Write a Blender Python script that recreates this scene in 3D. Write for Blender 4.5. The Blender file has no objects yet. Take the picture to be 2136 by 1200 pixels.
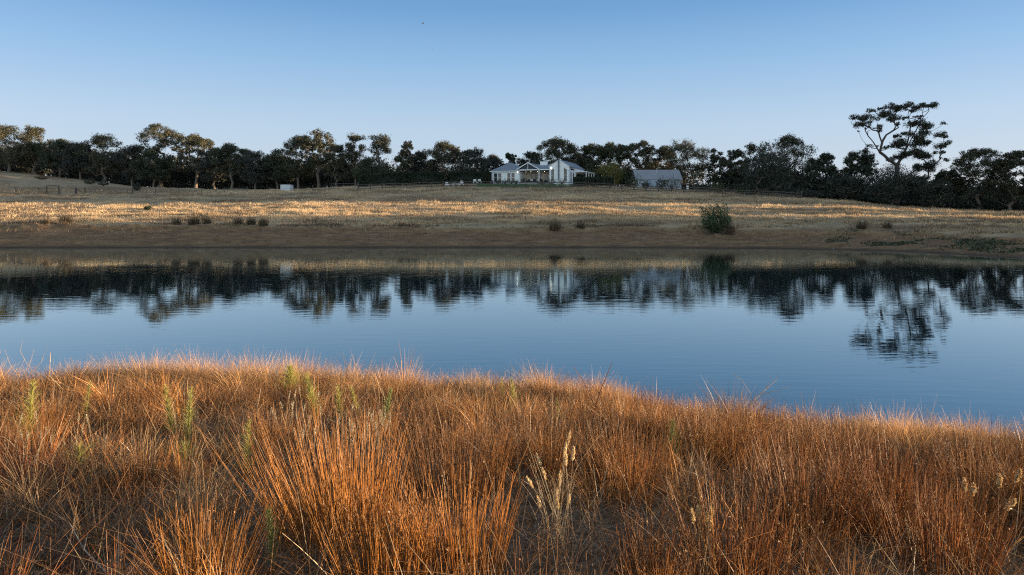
import bpy, math, random
import numpy as np
rad = math.radians
scene = bpy.context.scene
C = scene.collection

# ------------------------------------------------------------------ camera, sky, sun, exposure
F_PX, HOR, CX, EYE = 1424.0, 440.0, 1068.0, 3.6      # photo scale: focal length, horizon row, centre column, eye height
cam_d = bpy.data.cameras.new('camera')
cam = bpy.data.objects.new('camera', cam_d); C.objects.link(cam)
cam_d.sensor_width = 36.0; cam_d.lens = 24.0
cam_d.shift_y = -(600 - HOR) / 2136.0
cam.location = (0, 0, EYE); cam.rotation_euler = (rad(90), 0, 0)
cam_d.clip_start = 0.1; cam_d.clip_end = 6000
scene.camera = cam

SUN_EL, SUN_AZ = 5.5, 93.0          # azimuth clockwise from the view direction (+Y)
SKY_MUL = (0.60, 0.62, 0.68)
world = bpy.data.worlds.new('World'); scene.world = world; world.use_nodes = True
wn, wl = world.node_tree.nodes, world.node_tree.links
wn.clear()
sky = wn.new('ShaderNodeTexSky'); sky.sky_type = 'NISHITA'; sky.sun_disc = False
sky.sun_elevation = rad(SUN_EL); sky.sun_rotation = rad(SUN_AZ)
sky.altitude = 300; sky.air_density = 1.0; sky.dust_density = 0.3; sky.ozone_density = 2.0
bg = wn.new('ShaderNodeBackground'); bg.inputs[1].default_value = 0.15
wo = wn.new('ShaderNodeOutputWorld')
# colour grade of the sky: a clear, deep blue evening sky paling to blue white at the horizon
ssep = wn.new('ShaderNodeSeparateColor'); scmb = wn.new('ShaderNodeCombineColor'); wl.new(sky.outputs[0], ssep.inputs[0])
for k, (pw, mu_) in enumerate(((1.40, SKY_MUL[0]), (1.10, SKY_MUL[1]), (1.22, SKY_MUL[2]))):
    a_ = wn.new('ShaderNodeMath'); a_.operation = 'POWER'; a_.inputs[1].default_value = pw
    b_ = wn.new('ShaderNodeMath'); b_.operation = 'MULTIPLY'; b_.inputs[1].default_value = mu_
    wl.new(ssep.outputs[k], a_.inputs[0]); wl.new(a_.outputs[0], b_.inputs[0]); wl.new(b_.outputs[0], scmb.inputs[k])
wtc = wn.new('ShaderNodeTexCoord'); wsp = wn.new('ShaderNodeSeparateXYZ'); wl.new(wtc.outputs['Generated'], wsp.inputs[0])
wr = wn.new('ShaderNodeValToRGB'); we = wr.color_ramp.elements
while len(we) < 6: we.new(0.5)
for e_, (q_, c_) in zip(we, ((0.0, (.56, .66, .78)), (0.125, (.49, .635, .80)), (0.213, (.30, .51, .775)), (0.285, (.17, .37, .66)), (0.45, (.19, .29, .45)), (1.0, (.27, .30, .34)))):
    e_.position = q_; e_.color = (*c_, 1)
wl.new(wsp.outputs[2], wr.inputs[0])
# sky brightened behind the camera, added as fill for surfaces facing it
wcx = wn.new('ShaderNodeCombineXYZ')
for k, gl in enumerate((2.85, 2.5, 2.0)):
    wb1 = wn.new('ShaderNodeMapRange'); wb1.interpolation_type = 'SMOOTHSTEP'; wb1.inputs[1].default_value = 0.0; wb1.inputs[2].default_value = -0.8
    wb1.inputs[3].default_value = 2.28; wb1.inputs[4].default_value = 2.28 * gl; wl.new(wsp.outputs[1], wb1.inputs[0]); wl.new(wb1.outputs[0], wcx.inputs[k])
wk = wn.new('ShaderNodeVectorMath'); wk.operation = 'MULTIPLY'; wl.new(wcx.outputs[0], wk.inputs[1]); wl.new(wr.outputs[0], wk.inputs[0])
wm = wn.new('ShaderNodeMix'); wm.data_type = 'RGBA'; wm.inputs['Factor'].default_value = 0.86
wl.new(scmb.outputs[0], wm.inputs['A']); wl.new(wk.outputs[0], wm.inputs['B'])
wl.new(wm.outputs['Result'], bg.inputs[0]); wl.new(bg.outputs[0], wo.inputs[0])

sun_d = bpy.data.lights.new('sun', 'SUN'); sun_d.energy = 5.0; sun_d.angle = rad(0.5); sun_d.color = (1.0, 0.72, 0.43)
sun = bpy.data.objects.new('sun', sun_d); C.objects.link(sun)
sun.rotation_euler = (rad(90 - SUN_EL), 0, rad(180 - SUN_AZ))
vs = scene.view_settings
scene.display_settings.display_device = 'sRGB'
vs.view_transform = 'Standard'; vs.look = 'None'; vs.exposure = 1.55; vs.gamma = 1.0; vs.use_curve_mapping = False
scene.cycles.max_bounces = 6; scene.cycles.diffuse_bounces = 3; scene.cycles.glossy_bounces = 3
scene.cycles.transmission_bounces = 4; scene.cycles.transparent_max_bounces = 6
scene.cycles.use_denoising = False; scene.cycles.filter_width = 1.15

# ------------------------------------------------------------------ small helpers
R = np.random.default_rng(7)
def hash2(ix, iy, s):
    n = (ix * 374761393 + iy * 668265263 + s * 1442695041) & 0xFFFFFFFF
    n = ((n ^ (n >> 13)) * 1274126177) & 0xFFFFFFFF
    return ((n ^ (n >> 16)) & 0xFFFF) / 65535.0
def vnoise(x, y, s=0):
    x = np.asarray(x, float); y = np.asarray(y, float)
    ix = np.floor(x).astype(np.int64); iy = np.floor(y).astype(np.int64)
    fx = x - ix; fy = y - iy
    fx = fx * fx * (3 - 2 * fx); fy = fy * fy * (3 - 2 * fy)
    a = hash2(ix, iy, s); b = hash2(ix + 1, iy, s); c = hash2(ix, iy + 1, s); d = hash2(ix + 1, iy + 1, s)
    return (a * (1 - fx) + b * fx) * (1 - fy) + (c * (1 - fx) + d * fx) * fy
def fbm(x, y, s=0, o=3):
    t = 0; a = 0.5; n = 0
    for k in range(o):
        t = t + a * vnoise(x * 2 ** k, y * 2 ** k, s + k * 17); n += a; a *= 0.5
    return t / n
def sstep(a, b, v):
    t = np.clip((v - a) / (b - a), 0, 1); return t * t * (3 - 2 * t)

def tag(o, label, cat, group=None, kind=None):
    if label: o['label'] = label
    if cat: o['category'] = cat
    if group: o['group'] = group
    if kind: o['kind'] = kind
    return o
def link(o, parent=None):
    C.objects.link(o)
    if parent is not None: o.parent = parent
    return o
def empty(name, loc, rz=0.0, sc=1.0):
    o = bpy.data.objects.new(name, None); C.objects.link(o)
    o.location = loc; o.rotation_euler = (0, 0, rz); o.scale = (sc, sc, sc)
    o.empty_display_size = 0.2
    return o
def fast_mesh(name, V, F, mat, tint=None, smooth=False):
    """V (n,3); F (m,k) uniform polygons"""
    V = np.ascontiguousarray(V, np.float32).reshape(-1, 3); F = np.ascontiguousarray(F, np.int32)
    m, k = F.shape
    me = bpy.data.meshes.new(name)
    me.vertices.add(len(V)); me.vertices.foreach_set('co', V.ravel())
    me.loops.add(m * k); me.loops.foreach_set('vertex_index', F.ravel())
    me.polygons.add(m)
    me.polygons.foreach_set('loop_start', np.arange(0, m * k, k, dtype=np.int32))
    me.polygons.foreach_set('loop_total', np.full(m, k, np.int32))
    if smooth: me.polygons.foreach_set('use_smooth', np.ones(m, bool))
    me.update(calc_edges=True)
    if tint is not None:
        a = me.attributes.new('tint', 'FLOAT_COLOR', 'POINT')
        T = np.ones((len(V), 4), np.float32); T[:, :3] = tint
        a.data.foreach_set('color', T.ravel())
    me.materials.append(mat)
    return me
class MB:
    """collects small solids into one mesh"""
    def __init__(s): s.v = []; s.f = []
    def add(s, v, f):
        b = len(s.v); s.v += [tuple(p) for p in v]; s.f += [tuple(b + i for i in q) for q in f]; return s
    def box(s, x0, x1, y0, y1, z0, z1):
        return s.add([(x0,y0,z0),(x1,y0,z0),(x1,y1,z0),(x0,y1,z0),(x0,y0,z1),(x1,y0,z1),(x1,y1,z1),(x0,y1,z1)],
                     [(0,3,2,1),(4,5,6,7),(0,1,5,4),(1,2,6,5),(2,3,7,6),(3,0,4,7)])
    def prism(s, pts, ax, a, b):
        """polygon pts in the two other axes, extruded along axis ax from a to b"""
        def mk(p, t): return {'y': (p[0], t, p[1]), 'x': (t, p[0], p[1]), 'z': (p[0], p[1], t)}[ax]
        n = len(pts); v = [mk(p, a) for p in pts] + [mk(p, b) for p in pts]
        f = [tuple(range(n))[::-1], tuple(range(n, 2 * n))] + [(i, (i + 1) % n, n + (i + 1) % n, n + i) for i in range(n)]
        return s.add(v, f)
    def bar(s, p, q, w, h=None):
        p = np.array(p, float); q = np.array(q, float); h = h or w
        d = (q - p) / np.linalg.norm(q - p); up = np.array([0, 0, 1.0]) if abs(d[2]) < 0.95 else np.array([1.0, 0, 0])
        a = np.cross(d, up); a /= np.linalg.norm(a); b = np.cross(a, d)
        c = [(-1, -1), (1, -1), (1, 1), (-1, 1)]
        v = [p + a * i * w / 2 + b * j * h / 2 for i, j in c] + [q + a * i * w / 2 + b * j * h / 2 for i, j in c]
        return s.add(v, [(3,2,1,0),(4,5,6,7),(0,1,5,4),(1,2,6,5),(2,3,7,6),(3,0,4,7)])
    def tube(s, pts, rs, n=6):
        pts = [np.array(p, float) for p in pts]; v = []; f = []
        for i, p in enumerate(pts):
            d = pts[min(i + 1, len(pts) - 1)] - pts[max(i - 1, 0)]; d /= np.linalg.norm(d)
            up = np.array([0, 0, 1.0]) if abs(d[2]) < 0.9 else np.array([1.0, 0, 0])
            a = np.cross(d, up); a /= np.linalg.norm(a); b = np.cross(a, d); r = rs[i] if hasattr(rs, '__len__') else rs
            v += [p + (a * math.cos(2 * math.pi * k / n) + b * math.sin(2 * math.pi * k / n)) * r for k in range(n)]
        for i in range(len(pts) - 1):
            f += [(i * n + k, i * n + (k + 1) % n, (i + 1) * n + (k + 1) % n, (i + 1) * n + k) for k in range(n)]
        f += [tuple(range(n))[::-1], tuple(range((len(pts) - 1) * n, len(pts) * n))]
        return s.add(v, f)
    def lathe(s, prof, cx=0, cy=0, n=12):
        v = []; f = []
        for r, z in prof: v += [(cx + r * math.cos(2 * math.pi * k / n), cy + r * math.sin(2 * math.pi * k / n), z) for k in range(n)]
        for i in range(len(prof) - 1):
            f += [(i * n + k, i * n + (k + 1) % n, (i + 1) * n + (k + 1) % n, (i + 1) * n + k) for k in range(n)]
        f += [tuple(range(n))[::-1], tuple(range((len(prof) - 1) * n, len(prof) * n))]
        return s.add(v, f)
    def build(s, name, mat, parent=None, smooth=False):
        me = bpy.data.meshes.new(name); me.from_pydata([tuple(map(float, p)) for p in s.v], [], s.f)
        me.materials.append(mat)
        if smooth: me.polygons.foreach_set('use_smooth', np.ones(len(me.polygons), bool))
        me.update()
        return link(bpy.data.objects.new(name, me), parent)

# ------------------------------------------------------------------ materials
def newmat(name):
    m = bpy.data.materials.new(name); m.use_nodes = True
    nt = m.node_tree; nt.nodes.clear()
    return m, nt, nt.nodes, nt.links
def setin(n, **k):
    for a, v in k.items():
        n.inputs[a.replace('_', ' ')].default_value = v
def simple(name, col, rough=0.7, var=0.15, scale=8.0, bump=0.0, metal=0.0, spec=0.4):
    m, nt, N, L = newmat(name)
    p = N.new('ShaderNodeBsdfPrincipled'); o = N.new('ShaderNodeOutputMaterial')
    p.inputs['Roughness'].default_value = rough; p.inputs['Metallic'].default_value = metal
    p.inputs['Specular IOR Level'].default_value = spec
    tc = N.new('ShaderNodeTexCoord'); nz = N.new('ShaderNodeTexNoise'); nz.inputs['Scale'].default_value = scale
    nz.inputs['Detail'].default_value = 5
    L.new(tc.outputs['Object'], nz.inputs['Vector'])
    rp = N.new('ShaderNodeValToRGB')
    rp.color_ramp.elements[0].position = 0.3; rp.color_ramp.elements[1].position = 0.7
    rp.color_ramp.elements[0].color = [c * (1 - var) for c in col] + [1]
    rp.color_ramp.elements[1].color = [min(1, c * (1 + var)) for c in col] + [1]
    L.new(nz.outputs['Fac'], rp.inputs[0]); L.new(rp.outputs[0], p.inputs['Base Color'])
    if bump:
        b = N.new('ShaderNodeBump'); b.inputs['Strength'].default_value = bump; b.inputs['Distance'].default_value = 0.02
        L.new(nz.outputs['Fac'], b.inputs['Height']); L.new(b.outputs[0], p.inputs['Normal'])
    L.new(p.outputs[0], o.inputs[0])
    return m
def leafmat(name, transl=0.3, gloss=0.04, rough=0.5):
    """diffuse + translucent, coloured by the per-leaf / per-blade tint attribute"""
    m, nt, N, L = newmat(name)
    at = N.new('ShaderNodeAttribute'); at.attribute_name = 'tint'
    d = N.new('ShaderNodeBsdfDiffuse'); t = N.new('ShaderNodeBsdfTranslucent'); g = N.new('ShaderNodeBsdfGlossy')
    g.inputs['Roughness'].default_value = rough
    L.new(at.outputs['Color'], d.inputs[0]); L.new(at.outputs['Color'], t.inputs[0])
    a = N.new('ShaderNodeMixShader'); a.inputs[0].default_value = transl
    b = N.new('ShaderNodeMixShader'); b.inputs[0].default_value = gloss
    L.new(d.outputs[0], a.inputs[1]); L.new(t.outputs[0], a.inputs[2])
    L.new(a.outputs[0], b.inputs[1]); L.new(g.outputs[0], b.inputs[2])
    o = N.new('ShaderNodeOutputMaterial'); L.new(b.outputs[0], o.inputs[0])
    return m
def emitmat(name, col, s):
    m, nt, N, L = newmat(name)
    e = N.new('ShaderNodeEmission'); e.inputs[0].default_value = (*col, 1); e.inputs[1].default_value = s
    o = N.new('ShaderNodeOutputMaterial'); L.new(e.outputs[0], o.inputs[0]); return m

M_leaf = leafmat('leaf', 0.28, 0.05)
M_blade = leafmat('dry_blade', 0.35, 0.05, 0.45)
M_bark = simple('bark', (0.17, 0.135, 0.105), 0.9, 0.35, 6, 0.4)
M_white = simple('white_render', (0.87, 0.87, 0.86), 0.75, 0.04, 1.2)
M_trim = simple('white_trim', (0.8, 0.8, 0.8), 0.5, 0.03, 3)
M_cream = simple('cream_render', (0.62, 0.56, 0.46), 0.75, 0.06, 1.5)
M_wood = simple('dark_fence_timber', (0.075, 0.062, 0.055), 0.85, 0.3, 5)
M_wood2 = simple('weathered_grey_post', (0.30, 0.28, 0.25), 0.9, 0.3, 9)
M_dark = simple('dark_metal', (0.05, 0.06, 0.075), 0.5, 0.15, 5)
M_flue = simple('blue_grey_flue', (0.12, 0.15, 0.19), 0.45, 0.1, 4)
M_zinc = simple('galvanised_sheet', (0.52, 0.55, 0.57), 0.45, 0.12, 3, 0, 0.3)
M_stone = simple('porch_paving', (0.32, 0.29, 0.26), 0.8, 0.15, 4)
M_cush = simple('dark_outdoor_fabric', (0.045, 0.042, 0.05), 0.9, 0.2, 9)
M_pale = simple('pale_cushion', (0.6, 0.56, 0.5), 0.9, 0.1, 9)
M_pipe = simple('black_poly_pipe', (0.02, 0.02, 0.022), 0.4, 0.2, 9)
M_twig = simple('dead_twig', (0.20, 0.15, 0.12), 0.9, 0.3, 30)
M_bird = simple('dark_feather', (0.05, 0.05, 0.055), 0.8, 0.2, 9)
M_doorblue = simple('blue_grey_door', (0.30, 0.36, 0.42), 0.55, 0.1, 2)
M_lamp = emitmat('lit_lamp', (1.0, 0.86, 0.66), 2.0)

def glassmat():
    m, nt, N, L = newmat('window_glass')
    p = N.new('ShaderNodeBsdfPrincipled'); o = N.new('ShaderNodeOutputMaterial')
    p.inputs['Base Color'].default_value = (0.035, 0.04, 0.042, 1); p.inputs['Roughness'].default_value = 0.03
    p.inputs['Specular IOR Level'].default_value = 0.6
    L.new(p.outputs[0], o.inputs[0]); return m
M_glass = glassmat()

def roofmat(name, col, axis):
    m, nt, N, L = newmat(name)
    p = N.new('ShaderNodeBsdfPrincipled'); o = N.new('ShaderNodeOutputMaterial')
    p.inputs['Roughness'].default_value = 0.5; p.inputs['Metallic'].default_value = 0.15
    tc = N.new('ShaderNodeTexCoord'); mp = N.new('ShaderNodeMapping'); wv = N.new('ShaderNodeTexWave')
    L.new(tc.outputs['Object'], mp.inputs[0]); L.new(mp.outputs[0], wv.inputs['Vector'])
    wv.bands_direction = axis; wv.inputs['Scale'].default_value = 1.6
    nz = N.new('ShaderNodeTexNoise'); nz.inputs['Scale'].default_value = 0.6; nz.inputs['Detail'].default_value = 4
    L.new(tc.outputs['Object'], nz.inputs['Vector'])
    rp = N.new('ShaderNodeValToRGB')
    rp.color_ramp.elements[0].color = [c * 0.85 for c in col] + [1]; rp.color_ramp.elements[1].color = [c * 1.15 for c in col] + [1]
    L.new(nz.outputs['Fac'], rp.inputs[0]); L.new(rp.outputs[0], p.inputs['Base Color'])
    b = N.new('ShaderNodeBump'); b.inputs['Strength'].default_value = 0.5; b.inputs['Distance'].default_value = 0.04
    L.new(wv.outputs['Fac'], b.inputs['Height']); L.new(b.outputs[0], p.inputs['Normal'])
    L.new(p.outputs[0], o.inputs[0]); return m
M_roof = roofmat('corrugated_blue_grey_roof', (0.20, 0.235, 0.285), 'X')
M_roof2 = roofmat('corrugated_grey_roof', (0.27, 0.29, 0.32), 'X')

def watermat():
    m, nt, N, L = newmat('pond_water')
    o = N.new('ShaderNodeOutputMaterial'); dif = N.new('ShaderNodeBsdfDiffuse'); glo = N.new('ShaderNodeBsdfGlossy'); fre = N.new('ShaderNodeFresnel')
    dif.inputs[0].default_value = (0.005, 0.017, 0.030, 1); glo.inputs[0].default_value = (0.86, 0.97, 1.0, 1); glo.inputs['Roughness'].default_value = 0.01
    fre.inputs['IOR'].default_value = 1.33
    fm = N.new('ShaderNodeMapRange'); fm.inputs[3].default_value = 0.14; fm.inputs[4].default_value = 1.3
    p = N.new('ShaderNodeMixShader'); L.new(fre.outputs[0], fm.inputs[0]); L.new(fm.outputs[0], p.inputs[0])
    L.new(dif.outputs[0], p.inputs[1]); L.new(glo.outputs[0], p.inputs[2])
    tc = N.new('ShaderNodeTexCoord')
    mp = N.new('ShaderNodeMapping'); mp.inputs['Scale'].default_value = (0.75, 3.6, 1.0); mp.inputs['Rotation'].default_value = (0, 0, rad(8))
    L.new(tc.outputs['Object'], mp.inputs[0])
    n1 = N.new('ShaderNodeTexNoise'); n1.inputs['Scale'].default_value = 1.0; n1.inputs['Detail'].default_value = 3
    L.new(mp.outputs[0], n1.inputs['Vector'])
    mp2 = N.new('ShaderNodeMapping'); mp2.inputs['Scale'].default_value = (0.03, 0.10, 1.0)
    L.new(tc.outputs['Object'], mp2.inputs[0])
    n2 = N.new('ShaderNodeTexNoise'); n2.inputs['Scale'].default_value = 1.0; n2.inputs['Detail'].default_value = 2
    L.new(mp2.outputs[0], n2.inputs['Vector'])
    mr = N.new('ShaderNodeMapRange'); mr.inputs[1].default_value = 0.35; mr.inputs[2].default_value = 0.7
    mr.inputs[3].default_value = 0.25; mr.inputs[4].default_value = 1.0
    L.new(n2.outputs['Fac'], mr.inputs[0])
    mu = N.new('ShaderNodeMath'); mu.operation = 'MULTIPLY'
    L.new(n1.outputs['Fac'], mu.inputs[0]); L.new(mr.outputs[0], mu.inputs[1])
    b = N.new('ShaderNodeBump'); b.inputs['Strength'].default_value = 1.0; b.inputs['Distance'].default_value = 0.0046
    L.new(mu.outputs[0], b.inputs['Height']); L.new(b.outputs[0], glo.inputs['Normal'])
    L.new(p.outputs[0], o.inputs[0]); return m
M_water = watermat()

def groundmat():
    """mixes by the 'cover' attribute: R bare mud, G lawn, B near-bank litter; rest dry pasture"""
    m, nt, N, L = newmat('ground')
    p = N.new('ShaderNodeBsdfPrincipled'); o = N.new('ShaderNodeOutputMaterial')
    p.inputs['Roughness'].default_value = 0.95; p.inputs['Specular IOR Level'].default_value = 0.15
    at = N.new('ShaderNodeAttribute'); at.attribute_name = 'cover'
    sp = N.new('ShaderNodeSeparateColor'); L.new(at.outputs['Color'], sp.inputs[0])
    tc = N.new('ShaderNodeTexCoord')
    def noise(scale, sx=1, sy=1, det=5, rough=0.6):
        mp = N.new('ShaderNodeMapping'); mp.inputs['Scale'].default_value = (sx, sy, 1)
        L.new(tc.outputs['Object'], mp.inputs[0])
        n = N.new('ShaderNodeTexNoise'); n.inputs['Scale'].default_value = scale; n.inputs['Detail'].default_value = det
        n.inputs['Roughness'].default_value = rough
        L.new(mp.outputs[0], n.inputs['Vector']); return n.outputs['Fac']
    def ramp(f, stops):
        r = N.new('ShaderNodeValToRGB'); e = r.color_ramp.elements
        while len(e) < len(stops): e.new(0.5)
        for k, (q, c) in enumerate(stops): e[k].position = q; e[k].color = (*c, 1)
        L.new(f, r.inputs[0]); return r.outputs[0]
    def mix(f, a, b):
        x = N.new('ShaderNodeMix'); x.data_type = 'RGBA'
        L.new(f, x.inputs['Factor']); L.new(a, x.inputs['A']); L.new(b, x.inputs['B']); return x.outputs['Result']
    past = ramp(noise(0.35, 0.5, 1.0, 8, 0.7), [(0.3, (0.15, 0.12, 0.085)), (0.48, (0.36, 0.28, 0.175)), (0.7, (0.46, 0.36, 0.225))])
    mud = ramp(noise(1.1, 0.4, 1.2, 10, 0.75), [(0.3, (0.08, 0.050, 0.030)), (0.5, (0.20, 0.125, 0.068)), (0.7, (0.32, 0.21, 0.12))])
    lawn = ramp(noise(2.0, 1, 1, 6), [(0.3, (0.045, 0.10, 0.03)), (0.7, (0.08, 0.16, 0.05))])
    lit = ramp(noise(14, 1, 1, 9, 0.75), [(0.32, (0.03, 0.026, 0.022)), (0.5, (0.11, 0.085, 0.06)), (0.68, (0.24, 0.19, 0.14))])
    c = mix(sp.outputs[0], past, mud); c = mix(sp.outputs[1], c, lawn); c = mix(sp.outputs[2], c, lit)
    wet = N.new('ShaderNodeMath'); wet.operation = 'MULTIPLY'; wet.inputs[1].default_value = 1.0
    geo = N.new('ShaderNodeNewGeometry'); sx = N.new('ShaderNodeSeparateXYZ'); L.new(geo.outputs['Position'], sx.inputs[0])
    mr = N.new('ShaderNodeMapRange'); mr.inputs[1].default_value = 0.02; mr.inputs[2].default_value = 0.22; mr.inputs[3].default_value = 0.75; mr.inputs[4].default_value = 0.0
    L.new(sx.outputs[2], mr.inputs[0])
    wc = N.new('ShaderNodeRGB'); wc.outputs[0].default_value = (0.035, 0.026, 0.02, 1)
    c = mix(mr.outputs[0], c, wc.outputs[0])
    L.new(c, p.inputs['Base Color'])
    b = N.new('ShaderNodeBump'); b.inputs['Strength'].default_value = 0.7; b.inputs['Distance'].default_value = 0.08
    L.new(noise(3.0, 1, 1, 9, 0.7), b.inputs['Height']); L.new(b.outputs[0], p.inputs['Normal'])
    L.new(p.outputs[0], o.inputs[0]); return m
M_ground = groundmat()

# ------------------------------------------------------------------ terrain: shape of the land
NX = [-400, -150, -95, -80, -60, -30, -9, -5, -3.2, 0, 1.65, 3.35, 6, 10, 25, 40, 50, 60, 100, 400]
NY = [900, 300, 80, 25, 13.5, 12.9, 12.2, 12.15, 12.0, 11.9, 10.9, 9.95, 9.45, 9.2, 9.6, 14, 30, 60, 200, 900]
COLS = {   # photo column -> (distance, height) of the far side, shoreline first
 -700: [(60,0),(66,1.2),(72,1.9),(88,2.7),(105,4.2),(120,6.3),(150,11),(180,14.5),(230,18),(300,19)],
 0:    [(66.6,0),(72,1.3),(76,1.9),(90,2.6),(105,3.6),(120,5.4),(135,7.5),(165,11.3),(215,16.5),(300,19)],
 300:  [(66.6,0),(72,1.3),(76,1.9),(90,2.7),(105,3.7),(120,5.3),(140,7.3),(170,9.0),(200,10.6),(300,12)],
 600:  [(66.6,0),(72,1.2),(77,1.8),(90,2.9),(110,4.7),(130,6.8),(140,7.7),(170,8.8),(190,9.4),(300,9.5)],
 760:  [(66.6,0),(73,1.25),(77,1.75),(90,2.9),(110,4.9),(128,6.9),(138,7.9),(150,9.1),(170,9.8),(300,9.8)],
 1000: [(66.6,0),(73.5,1.25),(78,1.75),(90,2.9),(110,5.0),(130,7.2),(141,8.45),(150,9.5),(165,10.0),(300,9.8)],
 1200: [(66.6,0),(74,1.25),(78,1.75),(90,2.9),(110,5.0),(130,7.2),(140,8.3),(149,9.2),(165,9.8),(300,9.8)],
 1400: [(66.4,0),(73,1.2),(78,1.75),(90,2.9),(110,4.9),(125,6.4),(135,7.25),(150,8.3),(165,8.9),(300,9.2)],
 1670: [(64.5,0),(72,1.2),(77,1.7),(90,2.75),(105,4.2),(115,5.2),(124,5.9),(140,6.7),(160,7.0),(300,7.2)],
 1900: [(60,0),(68,1.1),(74,1.65),(85,2.4),(95,3.1),(105,3.65),(115,3.9),(130,4.1),(160,4.2),(300,4.5)],
 2136: [(51,0),(60,0.75),(68,1.5),(76,2.05),(86,2.45),(96,2.8),(110,3.2),(130,3.4),(160,3.5),(300,3.8)],
 2800: [(38,0),(46,0.75),(55,1.5),(64,2.0),(76,2.4),(90,2.8),(110,3.1),(130,3.3),(160,3.5),(300,3.8)],
}
_px = np.array(sorted(COLS)); _cd = np.array([[p[0] for p in COLS[k]] for k in _px], float); _cz = np.array([[p[1] for p in COLS[k]] for k in _px], float)
_U = np.linspace(-1.25, 1.25, 251); _Y = np.linspace(0, 340, 681)
_G = np.zeros((len(_U), len(_Y)))
_FS = np.zeros(len(_U))
for i, u in enumerate(_U):
    p = CX + u * F_PX
    d = [np.interp(p, _px, _cd[:, k]) for k in range(_cd.shape[1])]; z = [np.interp(p, _px, _cz[:, k]) for k in range(_cd.shape[1])]
    g = np.interp(_Y, d, z); g = np.where(_Y < d[0], -0.16 * (d[0] - _Y), g)
    _G[i] = np.maximum(g, -1.2); _FS[i] = d[0]
def _smooth(a, k, ax):
    ker = np.hanning(k + 2)[1:-1]; ker /= ker.sum()
    pad = [(0, 0), (0, 0)]; pad[ax] = (k // 2, k // 2)
    return np.apply_along_axis(lambda r: np.convolve(r, ker, 'valid'), ax, np.pad(a, pad, 'edge'))
_G = _smooth(_smooth(_G, 9, 1), 15, 0)
def far_shore(x, y):
    return np.interp(np.clip(x / np.maximum(y, 5), -1.25, 1.25), _U, _FS)
def near_d(x, y):
    return np.interp(x, NX, NY) - y + (fbm(x * 0.75, x * 0 + 3.3, 12, 3) - 0.5) * 0.5
def bank_sd(x, y):
    return y - far_shore(x, y) + (fbm(x * 0.16, y * 0.05, 3) - 0.5) * 4.0 + (fbm(x * 0.9, y * 0.5, 8, 3) - 0.5) * 1.6
def terrain(x, y, micro=True):
    x = np.asarray(x, float); y = np.asarray(y, float)
    u = np.clip(x / np.maximum(y, 5.0), -1.25, 1.2499); yy = np.clip(y, 0, 339.9)
    fi = (u + 1.25) / 2.5 * 250; fj = yy / 340 * 680
    i = np.clip(fi.astype(int), 0, 249); j = np.clip(fj.astype(int), 0, 679); a = fi - i; b = fj - j
    zf = (_G[i, j] * (1 - a) + _G[i + 1, j] * a) * (1 - b) + (_G[i, j + 1] * (1 - a) + _G[i + 1, j + 1] * a) * b
    zf = zf * (1 - sstep(340, 1500, np.hypot(x, y)) * 0.9)
    zf = zf + 30 * np.exp(-(((x - 300) / 55) ** 2 + ((y - 220) / 70) ** 2) / 2)      # unseen rise added at the right to shade the left slope
    zf = zf + 16 * np.exp(-(((x - 255) / 45) ** 2 + ((y - 136) / 18) ** 2) / 2)  # second added rise, blocks the sun from the upper field
    d = near_d(x, y)
    zn = np.interp(d, [-8, 0, 0.5, 1.2, 3, 6, 11, 30, 100, 400], [-1.2, -0.02, 0.36, 0.68, 0.98, 1.38, 1.92, 2.4, 3.0, 3.4])
    z = np.maximum(zf, zn)
    if micro:
        land = sstep(0.05, 0.6, z)
        near = sstep(30, 14, np.hypot(x, y))
        z = z + land * ((fbm(x * 0.16, y * 0.22, 5) - 0.5) * 0.55 * (1 - near) * sstep(62, 80, y) * sstep(0.8, 1.8, z)
                        + (fbm(x * 0.9, y * 1.3, 9) - 0.5) * (0.16 * (1 - near) * sstep(0.5, 1.2, z))
                        + near * (fbm(x * 0.9, y * 0.9, 31) - 0.5) * 0.16)
        bs = bank_sd(x, y); onb = sstep(1.0, 2.2, bs) * sstep(11, 9, bs) * sstep(30, 45, y)
        z = z + (sstep(9.3, 9.8, bs) - 0.5) * 0.34 * sstep(3, 5, bs) * sstep(24, 12, bs) * sstep(30, 45, y)
        z = z + onb * ((fbm(x * 0.35, y * 1.3, 78, 4) - 0.5) * 0.42 + (fbm(x * 1.4, y * 2.4, 79, 3) - 0.5) * 0.20)
        z = z + sstep(0.0, 0.1, z) * (1 - near) * (fbm(x * 0.5, y * 0.7, 77) - 0.5) * 0.14
    return z
def tz(x, y): return float(terrain(np.array([x]), np.array([y]))[0])
def at(px, D):
    """point on the land in photo column px at distance D"""
    x = (px - CX) / F_PX * D
    return (x, D, tz(x, D))
def top_z(py, D): return EYE + (HOR - py) * D / F_PX
def near_at(px, py):
    """nearest land point whose picture is (px, py), foreground side"""
    for D in np.arange(2.0, 13, 0.02):
        x = (px - CX) / F_PX * D; z = tz(x, D)
        if HOR + F_PX * (EYE - z) / D <= py: return (x, D, z)
    return (x, D, z)

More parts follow.
